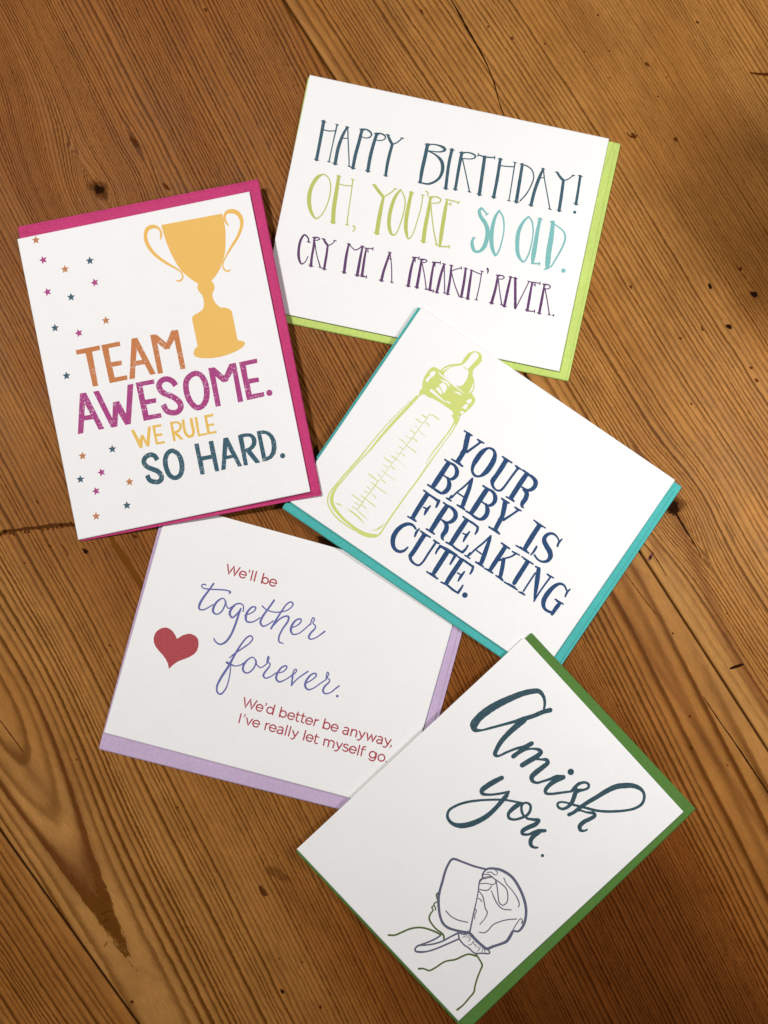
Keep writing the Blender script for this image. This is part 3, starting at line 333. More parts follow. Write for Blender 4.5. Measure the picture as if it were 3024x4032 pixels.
["B",[55.35,-95.68,0.99,57.51,-95.66,0.92,58.98,-96.43,1.13,59.37,-97.84,1.2,58.23,-99.56,1.13,55.41,-100.27,0.99]],
["P",[[55.44,-100.1,56.78,-99.64,59.71,-103.81,58.26,-103.89]]],
["B",[60.96,-95.04,1.27,60.81,-99.16,1.27,61.21,-101.87,1.27,62.58,-103.18,1.2,64.09,-102.76,1.27,64.78,-100.95,1.34,64.65,-97.77,1.34,64.79,-95.05,1.27]],
["P",[[66.28,-95.09,67.64,-95.09,67.39,-102.91,70.67,-102.92,70.57,-103.85,66.39,-103.88]]],
["P",[[70.8,-94.98,75.08,-94.98,74.95,-96.11,72.08,-96.17,71.99,-99.2,74.65,-99.28,74.65,-100.26,72.13,-100.21,72.11,-102.84,75.15,-102.81,75.14,-103.86,70.81,-103.75]]]]],
["lettering","teal_ink",[["B",[46.01,-110.96,2.19,45.19,-108.94,2.2,43.39,-107.98,2.2,41.12,-108.55,2.2,39.83,-110.08,2.2,39.97,-111.87,2.2,41.14,-113.31,2.2,43.08,-114.55,2.27,45.33,-116.02,2.34,46.48,-117.99,2.34,46.27,-119.71,2.34,44.83,-120.69,2.2,42.74,-120.31,2.2,40.95,-119.28,2.2,40.14,-116.83,2.2]],
["C",[53.63,-108.03,2.05,51.77,-108.39,2.12,50.17,-110.21,2.26,49.43,-112.89,2.26,49.52,-115.73,2.26,50.41,-118.71,2.19,52.45,-120.31,2.05,54.69,-119.84,2.19,56.11,-117.98,2.33,56.78,-115.29,2.33,56.65,-112.1,2.33,55.52,-109.43,2.19]]]],
["lettering","teal_ink",[["P",[[64.06,-106.86,66.12,-106.89,66.23,-112.98,70.79,-113.01,70.73,-106.9,72.9,-106.91,73.21,-120.86,71.2,-120.91,70.98,-114.91,66.52,-114.9,66.53,-121.11,64.4,-121.01]]],
["P",[[77.64,-106.67,79.77,-106.71,83.91,-120.6,81.96,-120.6,80.63,-116.22,77.34,-116.32,76.14,-120.76,74.11,-120.74],
[78.75,-110.9,79.95,-114.7,77.8,-114.76]]],["P",[[84.39,-106.69,86.65,-106.59,86.56,-120.67,84.7,-120.57]]],
["B",[85.28,-107.28,1.75,88.13,-107.21,1.53,90.47,-107.99,1.67,91.33,-110.08,2.09,90.55,-112.38,2.02,88.73,-113.62,1.74,86.55,-113.92,1.4]],
["P",[[86.63,-114.45,89.14,-114.29,92.37,-120.51,90.14,-120.52]]],
["P",[[93.13,-106.39,96.22,-106.51,98.68,-107.6,100.25,-109.63,101.01,-112.22,100.8,-115.32,99.8,-117.92,97.89,-119.67,95.66,-120.31,93.35,-120.34],
[94.99,-108.03,96.94,-108.39,98.28,-109.79,98.79,-111.81,98.58,-114.91,97.87,-116.87,96.74,-118.24,95.34,-118.57]]],["D",[102.79,-119.35,1.18]]]],
["star","o",[["*",[8.51,-2.12]]]],["star","m",[["*",[10.28,-11.69]]]],["star","t",[["*",[31.58,-16.3]]]],["star","o",[["*",[19.48,-17.81]]]],
["star","m",[["*",[32.06,-26.46]]]],["star","m",[["*",[9.57,-26.37]]]],["star","t",[["*",[19.99,-30.79]]]],["star","o",[["*",[34.01,-44.36]]]],
["star","t",[["*",[10.04,-43.13]]]],["star","m",[["*",[20.6,-47.55]]]],["star","t",[["*",[11.37,-65.54]]]],["star","t",[["*",[26.38,-102.25]]]],
["star","o",[["*",[12.1,-102.8]]]],["star","m",[["*",[19.49,-111.75]]]],["star","t",[["*",[9.2,-113.1]]]],["star","o",[["*",[31.54,-118.33]]]],
["star","m",[["*",[15.45,-119.66]]]],["star","t",[["*",[28.41,-128.65]]]],["star","o",[["*",[13.39,-130.97]]]]],
"W":108.93,"H":140.16},"A":{"M":[[0.675851,-0.736268,-0.033679],[0.736679,0.676243,-0.00032],[0.023011,-0.024594,0.999433],
[0.063261,-0.056828,0.003883]],"card":[[0.04,0.0],[108.34,-0.02],[109.33,-140.08],[1.03,-140.37]],"env":[[0.8,4.11],[112.14,5.05],[116.21,-141.71],
[1.74,-141.67]],
"fold":"left","art":[["lettering","teal_ink2",[["S",[30.15,-15.12,1.04,28.58,-13.22,1.25,25.91,-11.5,1.53,22.69,-11.39,2.23,20.56,-13.68,2.5,18.26,-17.71,2.71,16.26,-22.94,2.99,14.52,-28.41,3.34,13.29,-34.34,3.61,13.03,-39.75,3.61,13.93,-43.39,3.61,15.83,-44.42,2.43,17.62,-43.0,1.18,20.26,-38.35,1.18,22.78,-33.59,1.25,25.29,-28.82,1.53,27.23,-24.94,2.09,29.27,-20.68,2.09,30.82,-16.44,2.09,32.43,-13.43,2.3]],
["S",[27.48,-25.18,3.13,27.42,-29.35,2.78,27.37,-34.02,2.5,27.84,-39.15,2.3,29.0,-43.03,2.02,30.34,-45.44,1.81,31.68,-45.01,1.25,33.23,-40.78,1.11,35.02,-36.28,1.25,36.63,-33.52,1.53,37.96,-29.78,2.09]],
["S",[37.96,-29.78,2.09,37.13,-33.5,2.09,36.91,-37.07,1.95,36.66,-39.9,2.16]],
["S",[37.17,-37.3,1.39,38.25,-33.57,1.18,40.36,-30.79,1.05,42.4,-29.35,1.74,43.77,-29.42,1.95,43.89,-32.12,2.3,43.07,-36.08,2.44,42.35,-39.67,2.3]],
["S",[43.71,-33.84,1.39,46.34,-31.53,1.05,48.01,-29.98,1.74,49.39,-30.29,1.95,49.4,-33.37,2.3,49.07,-37.31,2.44,49.32,-40.13,2.3,50.85,-41.05,1.74,52.8,-40.24,1.26,54.18,-37.72,1.19,55.78,-34.46,1.4,57.03,-31.83,2.16,59.06,-29.9,2.23]],
["S",[59.1,-29.7,2.3,58.07,-32.77,2.3,57.48,-36.48,2.09,57.98,-39.54,1.81,59.14,-40.35,1.4,60.82,-39.05,1.26,63.52,-35.38,1.19,66.57,-31.07,1.05]],
["D",[59.67,-25.5,1.5]],
["S",[66.36,-31.57,1.05,66.13,-29.0,1.54,66.26,-26.28,1.54,67.77,-23.88,1.19,69.47,-23.44,1.26,70.42,-24.64,1.26,69.76,-26.63,1.19,68.59,-28.4,1.75,67.92,-30.15,2.1]],
["S",[67.38,-29.19,2.1,69.26,-32.31,2.1,70.36,-34.73,1.96,70.48,-37.68,1.54,69.58,-39.69,1.33,67.62,-40.5,1.19,66.29,-39.62,1.12,66.77,-38.08,0.98,68.93,-36.27,0.98,71.48,-34.81,1.12,73.9,-33.23,1.12,76.93,-31.26,1.26,80.57,-28.9,1.26,83.5,-26.36,1.26,86.36,-23.29,1.26,89.63,-19.16,1.19,91.95,-15.12,1.26,92.54,-11.4,1.4,90.91,-8.51,1.33,88.62,-7.37,1.47,85.89,-7.73,1.96,83.33,-9.19,2.31,80.95,-11.76,2.59,78.72,-14.93,2.52,77.18,-19.68,2.31,76.16,-24.89,2.1,75.12,-29.61,1.96,74.55,-33.82,1.89,74.2,-37.28,1.61,73.54,-39.28,1.75]],
["S",[74.2,-37.28,1.26,75.33,-34.53,0.98,78.36,-32.56,1.05,80.84,-30.56,1.61,81.91,-31.06,1.75,81.52,-33.54,1.89,80.65,-36.53,2.1,80.89,-39.36,2.03,82.55,-40.15,1.54,83.87,-38.99,0.98,84.2,-37.87,0.91]]]],
["lettering","teal_ink2",[["S",[40.32,-50.33,2.09,39.35,-53.68,2.44,38.53,-57.65,2.51,38.42,-60.84,2.3,39.57,-61.66,1.74,41.97,-59.85,1.18,44.55,-56.55,1.18,46.99,-52.65,1.11]],
["S",[47.1,-52.27,1.18,47.83,-54.83,2.09,48.21,-58.01,2.09,48.64,-62.17,2.09,48.59,-66.84,2.3,47.56,-71.55,2.51,45.87,-75.67,2.64,43.65,-78.82,2.44,41.0,-80.64,1.81,38.29,-80.99,1.46,36.22,-80.13,1.32,34.94,-77.92,1.25,35.52,-74.22,1.18,37.44,-69.85,1.18,40.82,-64.93,1.11,45.31,-59.59,1.04,48.99,-55.89,1.05,52.96,-52.9,1.05,55.25,-51.22,1.05]],
["S",[55.25,-51.22,1.05,54.47,-53.34,2.09,54.12,-56.79,2.02,54.6,-59.36,1.53,56.13,-60.28,1.39,58.19,-59.09,1.19,59.81,-56.32,1.26,60.68,-53.34,1.33,60.08,-50.9,1.33,58.27,-49.25,1.26,56.3,-49.82,1.05,55.63,-51.57,1.19,56.83,-53.37,1.19,59.49,-54.62,1.19,62.21,-54.26,1.19]],
["S",[62.21,-54.26,1.19,64.13,-52.71,1.4,66.06,-51.16,1.75,66.4,-53.36,2.09,65.3,-56.6,2.16,64.69,-59.83,1.95,65.59,-60.65,1.54,67.52,-59.1,1.19,68.54,-56.72,1.54,69.68,-54.46,1.95,71.57,-52.17,1.54]],
["S",[70.31,-54.56,1.75,69.83,-57.9,2.16,70.55,-60.21,2.02,72.35,-61.38,1.68,74.06,-60.82,1.19,74.9,-59.92,0.98]],["D",[79.17,-60.74,0.77]]]],
["bonnet_print","slate_ink",[["S",[66.52,-83.66,0.86,61.4,-86.88,0.86,57.02,-89.1,0.86,52.43,-91.75,0.98,52.89,-94.87,0.92,54.58,-98.49,0.98,56.81,-101.98,0.98,59.16,-105.79,1.04,61.24,-108.53,1.16,64.54,-111.34,1.04,67.92,-113.6,0.98,71.03,-114.79,1.04,73.98,-114.58,1.04,77.2,-112.95,0.98,80.07,-111.01,1.1,82.51,-109.08,1.11]],
["S",[82.38,-108.54,0.68,79.81,-104.95,0.61,77.02,-101.15,0.55,74.33,-97.24,0.49,71.31,-93.23,0.49,68.89,-90.39,0.61,68.29,-89.22,0.86,68.11,-87.61,0.74,66.97,-86.56,0.67,66.46,-84.85,0.67,66.5,-83.23,0.8]],
["S",[66.31,-83.88,0.86,67.01,-82.45,0.92,69.96,-79.74,1.04,72.96,-78.33,1.17,77.09,-77.52,1.11,81.95,-78.21,1.11,86.84,-79.76,1.11,91.11,-81.99,1.11,93.96,-84.38,1.05,96.41,-87.65,1.05,97.44,-91.08,0.98,97.17,-92.5,0.86,95.79,-93.75,0.86,96.57,-96.54,1.05]],
["S",[95.63,-94.25,1.08,96.22,-95.79,1.22,97.06,-99.21,1.22,96.14,-102.0,1.08,94.54,-105.51,1.12,93.43,-108.14,1.22,90.49,-108.76,1.12,87.18,-109.05,1.17,83.86,-109.0,1.22,82.12,-109.06,1.22]],
["S",[79.4,-112.69,0.59,81.38,-114.17,0.63,85.14,-114.47,0.59,87.74,-113.86,0.59,90.18,-113.78,0.59,91.47,-113.3,0.64,93.47,-111.16,0.64,95.81,-108.66,0.64,95.17,-108.08,0.59,93.78,-108.13,0.59]],
["S",[79.81,-112.24,0.49,81.18,-111.51,0.59,82.16,-110.09,0.73]],
["S",[79.15,-112.8,0.75,77.98,-116.83,0.69,77.12,-120.3,0.69,75.49,-123.9,0.69,72.95,-127.53,0.69,71.14,-129.7,0.81,71.01,-131.7,0.69,71.94,-132.55,0.75,73.57,-131.5,0.88,75.91,-128.54,0.69,77.86,-124.37,0.69,79.36,-120.22,0.69,81.26,-114.72,0.69]],
["S",[71.14,-129.7,0.69,72.47,-126.66,0.69,73.97,-122.51,0.69,74.52,-119.61,0.69]]]],
["bonnet_print","thin_ink",[["S",[74.7,-80.54,0.37,77.26,-81.42,0.37,82.1,-81.67,0.37,86.08,-82.39,0.43,88.43,-83.5,0.43,89.19,-84.73,0.37]],
["S",[75.16,-88.65,0.31,78.28,-89.83,0.43,82.05,-90.78,0.43,84.89,-90.46,0.43,87.86,-87.96,0.43]],
["S",[67.39,-86.12,0.37,68.85,-84.55,0.43,71.9,-84.0,0.43,75.59,-83.21,0.43,79.09,-83.08,0.43,82.35,-85.02,0.43,83.99,-87.35,0.43,83.63,-89.31,0.43,81.79,-89.7,0.43,78.86,-87.86,0.43,75.57,-85.49,0.43,73.1,-84.06,0.43,70.58,-84.05,0.43]],
["S",[67.75,-84.37,0.37,68.89,-82.92,0.37,70.53,-82.75,0.37,71.48,-81.96,0.37]],["S",[69.58,-81.05,0.37,70.44,-80.8,0.37,71.23,-81.32,0.37]],
["S",[68.32,-87.38,0.49,69.54,-85.17,0.37,70.7,-84.15,0.37]],["S",[68.76,-87.58,0.37,70.6,-84.48,0.37]],
["S",[69.42,-90.05,0.37,70.98,-88.15,0.37,73.0,-86.67,0.37,73.93,-85.44,0.37,73.56,-84.48,0.37]],
["S",[71.04,-92.16,0.43,72.95,-90.79,0.43,73.98,-89.23,0.43,73.56,-86.97,0.37]],
["S",[71.62,-92.89,0.37,74.26,-93.23,0.43,77.07,-94.75,0.43,79.21,-96.08,0.43,81.21,-96.66,0.43,82.41,-99.0,0.37,83.01,-102.88,0.37]],
["S",[73.7,-95.42,0.37,74.45,-95.06,0.37,75.84,-95.17,0.37]],["S",[76.18,-99.55,0.37,77.36,-99.88,0.37,78.24,-101.65,0.37,79.61,-102.9,0.37]],
["S",[85.43,-105.51,0.37,87.13,-104.15,0.43,87.59,-102.07,0.43,87.23,-98.83,0.43,88.09,-95.87,0.43,90.02,-92.22,0.43,92.62,-88.98,0.43]],
["S",[67.87,-110.03,0.43,70.83,-110.04,0.43,74.29,-109.05,0.43,78.55,-106.29,0.43]],
["S",[95.24,-93.66,0.43,94.35,-90.76,0.37,93.77,-87.53,0.37,94.86,-87.49,0.43,95.67,-88.44,0.62]],
["S",[82.54,-110.77,0.29,82.5,-111.72,0.29,81.84,-112.78,0.24]],["S",[83.21,-110.06,0.29,83.79,-111.41,0.24]],
["S",[84.16,-109.94,0.29,84.47,-110.87,0.24]],["S",[84.97,-110.34,0.29,85.18,-111.19,0.29,85.13,-112.14,0.24]],
["S",[86.72,-110.62,0.29,87.13,-111.99,0.29,86.31,-113.22,0.24]],["S",[86.79,-110.19,0.24,87.79,-110.93,0.29,88.83,-110.89,0.24]],
["S",[88.55,-110.47,0.24,89.54,-111.21,0.29]],["S",[89.76,-110.26,0.24,90.74,-110.65,0.29]],
["S",[90.88,-109.78,0.24,91.46,-110.97,0.29,91.24,-112.1,0.24]],["S",[92.18,-109.48,0.29,93.02,-110.75,0.29]],
["S",[93.13,-109.19,0.34,94.12,-109.93,0.29]]]],
["figure_print","olive_ink",[["S",[59.32,-107.19,0.69,59.47,-108.18,0.63,60.97,-109.12,0.5,62.01,-109.86,0.44,61.73,-111.31,0.56,62.33,-112.28,0.56,63.46,-112.46,0.5,64.28,-113.21,0.56]],
["S",[62.33,-112.28,0.5,62.27,-113.5,0.56,63.64,-114.12,0.56,64.06,-115.99,0.63,65.26,-117.94,0.69,67.98,-118.73,0.69,71.35,-118.83,0.69,74.01,-118.3,0.75,75.59,-118.46,0.75,77.21,-119.74,0.69]],
["S",[74.38,-119.06,0.75,70.74,-120.41,0.75,67.24,-122.3,0.75,64.87,-124.37,0.75,62.77,-127.54,0.75,61.37,-131.36,0.75,60.16,-134.5,0.75,58.24,-136.55,0.75]],
["S",[79.03,-136.92,0.88,80.53,-135.32,0.69,82.88,-134.07,0.69,83.77,-131.49,0.69,84.77,-126.02,0.69,87.29,-121.94,0.75,88.48,-118.35,0.75,89.57,-115.94,0.75,92.78,-113.76,0.82]],
["S",[92.0,-113.46,0.68,94.2,-113.81,0.68,97.65,-114.81,0.73,98.51,-116.42,0.68,100.24,-119.99,0.68,102.5,-123.71,0.68,104.16,-125.9,0.73,104.65,-128.99,0.68,105.19,-133.46,0.68,104.99,-136.92,0.88]]]]],
"W":108.76,"H":140.37}}

# ------------------------------------------------------------------ small helpers
def tag(o, label=None, cat=None, group=None, kind=None):
    if label: o['label'] = label
    if cat: o['category'] = cat
    if group: o['group'] = group
    if kind: o['kind'] = kind
    return o

def mesh_obj(name, verts, faces, mat, parent=None, smooth=False):
    me = bpy.data.meshes.new(name)
    me.from_pydata([tuple(v) for v in verts], [], faces)
    me.update()
    if smooth:
        for p in me.polygons: p.use_smooth = True
    me.materials.append(mat)
    o = bpy.data.objects.new(name, me)
    C.objects.link(o)
    if parent: o.parent = parent
    return o

def srgb(r, g, b, k=1.0):
    def f(c):
        c /= 255.0
        return (c / 12.92 if c <= 0.04045 else ((c + 0.055) / 1.055) ** 2.4) * k
    return (f(r), f(g), f(b), 1)

class NT:
    """tiny node-tree writer"""
    def __init__(self, name):
        self.m = bpy.data.materials.new(name); self.m.use_nodes = True
        self.t = self.m.node_tree
        self.b = self.t.nodes['Principled BSDF']
        self.out = self.t.nodes['Material Output']
    def n(self, kind, **kw):
        nd = self.t.nodes.new(kind)
        for k, v in kw.items(): setattr(nd, k, v)
        return nd
    def l(self, a, b): self.t.links.new(a, b)
    def math(self, op, a, b=None, c=None, clamp=False):
        nd = self.n('ShaderNodeMath', operation=op); nd.use_clamp = clamp
        for i, v in enumerate((a, b, c)):
            if v is None: continue
            if isinstance(v, (int, float)): nd.inputs[i].default_value = v
            else: self.l(v, nd.inputs[i])
        return nd.outputs[0]
    def mix(self, f, a, b, mode='MIX'):
        nd = self.n('ShaderNodeMix', data_type='RGBA', blend_type=mode)
        for i, v in ((0, f), (6, a), (7, b)):
            if isinstance(v, (int, float)): nd.inputs[i].default_value = v
            elif isinstance(v, tuple): nd.inputs[i].default_value = v
            else: self.l(v, nd.inputs[i])
        return nd.outputs[2]
    def noise(self, vec, scale, detail=2.0, rough=0.5):
        nd = self.n('ShaderNodeTexNoise')
        nd.inputs['Scale'].default_value = scale
        nd.inputs['Detail'].default_value = detail
        nd.inputs['Roughness'].default_value = rough
        if vec is not None: self.l(vec, nd.inputs['Vector'])
        return nd.outputs['Fac']
    def ramp(self, f, lo, hi, a=0.0, b=1.0):
        nd = self.n('ShaderNodeMapRange')
        nd.inputs[1].default_value = lo; nd.inputs[2].default_value = hi
        nd.inputs[3].default_value = a; nd.inputs[4].default_value = b
        self.l(f, nd.inputs[0])
        return nd.outputs[0]

# ------------------------------------------------------------------ paper and ink materials
def paper(name, col, rough=0.75, mottle=0.06, bump=0.12, spec=0.25):
    m = NT(name)
    co = m.n('ShaderNodeTexCoord').outputs['Object']
    n1 = m.noise(co, 900, 3.0, 0.6)
    n2 = m.noise(co, 60, 2.0, 0.5)
    dark = tuple(c * (1 - mottle * 1.6) for c in col[:3]) + (1,)
    lite = tuple(min(1, c * (1 + mottle)) for c in col[:3]) + (1,)
    f = m.math('ADD', m.math('MULTIPLY', n1, 0.7), m.math('MULTIPLY', n2, 0.3))
    m.l(m.mix(m.ramp(f, 0.35, 0.65), dark, lite), m.b.inputs['Base Color'])
    m.b.inputs['Roughness'].default_value = rough
    m.b.inputs['Specular IOR Level'].default_value = spec
    bp = m.n('ShaderNodeBump'); bp.inputs['Strength'].default_value = bump
    bp.inputs['Distance'].default_value = 0.0001
    m.l(m.noise(co, 1600, 4.0, 0.7), bp.inputs['Height'])
    m.l(bp.outputs[0], m.b.inputs['Normal'])
    return m.m

WHITE = paper('white_cotton_paper', (0.86, 0.855, 0.85, 1), mottle=0.015, bump=0.2)
ENVM = {
    'B': paper('lime_paper', srgb(198, 220, 118, 0.90)),
    'L': paper('lavender_paper', srgb(206, 182, 214, 0.90)),
    'Y': paper('turquoise_paper', srgb(80, 190, 184, 0.84)),
    'T': paper('pink_paper', srgb(206, 60, 122, 0.86), mottle=0.10),
    'A': paper('green_paper', srgb(98, 146, 66, 0.70)),
}

def ink(name, col, patchy=0.10, speck=0.0):
    patchy *= .5
    m = NT(name)
    co = m.n('ShaderNodeTexCoord').outputs['Object']
    n1 = m.noise(co, 1400, 3.0, 0.7)
    pale = tuple(c + (0.84 - c) * patchy * 1.6 for c in col[:3]) + (1,)
    c = m.mix(m.ramp(n1, 0.35, 0.70), col, pale)
    if speck > 0:                                   # worn letterpress: paper shows through in flecks
        n2 = m.noise(co, 1050, 2.0, 0.6)
        n3 = m.noise(co, 130, 1.0, 0.5)
        s = m.math('MULTIPLY', m.ramp(n2, 0.56, 0.68), m.ramp(n3, 0.40, 0.62), clamp=True)
        pale2 = tuple(c_ + (0.84 - c_) * 0.62 for c_ in col[:3]) + (1,)
        c = m.mix(m.math('MULTIPLY', s, speck), c, pale2)
    m.l(c, m.b.inputs['Base Color'])
    m.b.inputs['Roughness'].default_value = 0.6
    m.b.inputs['Specular IOR Level'].default_value = 0.12
    return m.m

K = 0.74
INK = {
    'dark_teal': ink('dark_teal_ink', srgb(46, 92, 110, K)),
    'lime_ink': ink('lime_ink', srgb(196, 204, 100, .84)),
    'aqua_ink': ink('aqua_ink', srgb(128, 196, 194, .84)),
    'purple_ink': ink('purple_ink', srgb(94, 44, 104, .85)),
    'yellow_ink': ink('yellow_ink', srgb(238, 190, 98, .92), 0.04),
    'gold_ink': ink('gold_ink', srgb(236, 192, 88, .92), 0.06, 0.35),
    'orange_ink': ink('orange_ink', srgb(208, 128, 70, .84), 0.06, 1.0),
    'magenta_ink': ink('magenta_ink', srgb(180, 60, 136, .8), 0.06, 1.0),
    'teal_ink': ink('teal_ink', srgb(48, 96, 114, K), 0.06, 0.75),
    'teal_ink2': ink('deep_teal_ink', srgb(46, 86, 100, .68), 0.08),
    'bottle_ink': ink('bottle_green_ink', srgb(208, 218, 122, .92), 0.06),
    'navy_ink': ink('navy_ink', srgb(6, 70, 124, .72), 0.08),
    'red_ink': ink('red_ink', srgb(184, 58, 72, .84), 0.05),
    'indigo_ink': ink('indigo_ink', srgb(104, 108, 172, .9), 0.06),
    'heart_ink': ink('heart_red_ink', srgb(184, 70, 78, .84), 0.07),
    'slate_ink': ink('slate_ink', srgb(96, 98, 122, .9), 0.06),
    'thin_ink': ink('grey_line_ink', srgb(112, 110, 126, .9), 0.06),
    'olive_ink': ink('olive_ink', srgb(88, 108, 48, .85), 0.06),
    'o': ink('star_orange_ink', srgb(214, 142, 92, K), 0.05),
    'm': ink('star_magenta_ink', srgb(184, 70, 142, .8), 0.05),
    't': ink('star_teal_ink', srgb(64, 102, 122, K), 0.05),
}

# ------------------------------------------------------------------ table of broad pine boards
F_PX = 3300.0; CAM_H = 0.3839
PXM = CAM_H / F_PX                      # one photo pixel on the table, in metres
UD = (0.8404, -0.5420); VD = (0.5420, 0.8404)
def uv_of(x, y): return (UD[0] * x + UD[1] * y, VD[0] * x + VD[1] * y)
def world_uv(u, v):
    x = UD[0] * u + VD[0] * v; y = UD[1] * u + VD[1] * v
    return ((x - 1512.0) * PXM, -(y - 2016.0) * PXM)

KNOTS = [  # x, y, size in pixels, grain bend, long, name
    (390, 746, 27, 1.9, 1.05, 'knot_dark_patch'), (530, 560, 15, .8, 2.6, 'dark_fleck'), (655, 735, 11, .8, 2.6, 'dark_fleck'),
    (2795, 1127, 12, .5, 1.4, 'knot_dark_patch'), (2970, 1160, 17, .5, 1.3, 'knot_dark_patch'), (2870, 1286, 15, .5, 1.2, 'knot_dark_patch'),
    (2915, 1060, 11, .4, 1.2, 'dark_fleck'), (2980, 1498, 11, .3, 1.2, 'dark_fleck'), (2958, 1448, 10, .3, 1.0, 'dark_fleck'),
    (2765, 1295, 8, .3, 1.6, 'dark_fleck'), (2678, 1332, 8, .3, 1.2, 'dark_fleck'), (2484, 1130, 7, .4, 1.6, 'dark_fleck'),
    (2548, 253, 9, .4, 1.8, 'dark_fleck'), (2661, 549, 10, .4, 1.8, 'dark_fleck'), (2016, 150, 9, .3, 1.0, 'dark_fleck'),
    (2493, 530, 10, .4, 1.2, 'dark_fleck'), (2746, 88, 8, .3, 1.4, 'dark_fleck'), (2355, 60, 6, .3, 1.4, 'dark_fleck'),
    (2400, 200, 5, .2, 1.0, 'dark_fleck'), (2400, 306, 5, .2, 1.0, 'dark_fleck'), (2625, 305, 5, .2, 1.0, 'dark_fleck'),
    (2590, 380, 6, .2, 1.0, 'dark_fleck'), (1922, 105, 7, .2, 1.0, 'dark_fleck'), (2145, 173, 6, .2, 1.0, 'dark_fleck'),
    (2652, 2000, 34, 2.0, 1.2, 'knot_dark_patch'), (2722, 1590, 6, .2, 1.4, 'dark_fleck'), (2560, 2195, 10, .0, 1.2, 'dark_fleck'),
    (2649, 2494, 6, .0, 1.2, 'dark_fleck'), (2716, 2820, 7, .3, 1.4, 'dark_fleck'), (2722, 2945, 8, .3, 2.2, 'dark_fleck'),
    (336, 2170, 12, .6, 1.7, 'knot_dark_patch'), (530, 2112, 10, .5, 1.8, 'dark_fleck'), (96, 2216, 6, .3, 1.4, 'dark_fleck'),
    (148, 1978, 6, .2, 2.0, 'dark_fleck'), (196, 2150, 7, .2, 2.0, 'dark_fleck'), (432, 2542, 6, .3, 1.3, 'dark_fleck'),
    (302, 2990, 6, .3, 1.0, 'dark_fleck'), (1112, 3903, 11, .5, 1.2, 'knot_dark_patch'), (1262, 3965, 8, .4, 1.6, 'dark_fleck'),
    (1190, 3788, 6, .3, 1.2, 'dark_fleck'), (520, 3945, 12, .3, .8, 'dark_fleck'), (416, 3625, 8, .2, .7, 'dark_fleck'),
    (2442, 3605, 8, .3, 1.0, 'dark_fleck'), (2398, 3580, 5, .3, 1.6, 'dark_fleck'), (1095, 3370, 5, .2, 1.0, 'dark_fleck'),
    (1660, 45, 8, .3, 2.0, 'dark_fleck'), (50, 288, 6, .3, 1.0, 'dark_fleck'), (810, 40, 8, .3, 1.6, 'dark_fleck'),
    (700, 3180, 7, .3, 1.0, 'dark_fleck'), (590, 2300, 5, .2, 1.0, 'dark_fleck'), (60, 2480, 5, .2, 1.0, 'dark_fleck'),
]

def G_table(pts, n=4000, top=4200.0):
    xs = np.linspace(0, top, n)
    sp = np.interp(xs, [p[0] for p in pts], [p[1] for p in pts])
    R = np.concatenate([[0], np.cumsum(1.0 / sp[:-1] * (xs[1] - xs[0]))])
    # growth rings are never evenly spaced: squeeze and stretch them a little, ring by ring and in groups
    g = np.random.default_rng(int(pts[0][1]) + 5)
    kn = np.arange(0, R[-1] + 3.0, .75)
    w = np.exp(g.normal(0, .34, len(kn)) + .25 * np.sin(kn / 3.7) + .18 * np.sin(kn / 9.1 + 1))
    cw = np.concatenate([[0], np.cumsum(w[:-1] * .75)])
    return xs, np.interp(R, kn, cw)
T_MID = G_table([(0, 70), (134, 52), (290, 38), (400, 27), (520, 18), (700, 14.5), (900, 14), (1300, 14), (1800, 15), (2050, 18),
                 (2200, 19), (2350, 25), (2410, 38), (2440, 60), (4200, 160)])
T_RIGHT = G_table([(0, 62), (80, 36), (150, 25), (380, 22), (640, 15.5), (900, 13.5), (1600, 14), (4200, 20)])
T_LEFT = G_table([(0, 60), (60, 36), (400, 26), (1200, 18), (4200, 22)])

def wander(u, v):
    return (9 * np.sin(v / 620.0 + u / 900.0) + 3.2 * np.sin(v / 290.0 + 1.3 + u / 410.0) + 1.3 * np.sin(v / 137.0 + u / 170.0)
            + .5 * np.sin(v / 61.0 + u / 80.0 + 2.0))

def seam_left(v): return -1773.0 + (v - 2749.0) * 0.047
def g2(a, s): return np.exp(-(a / s) ** 2)

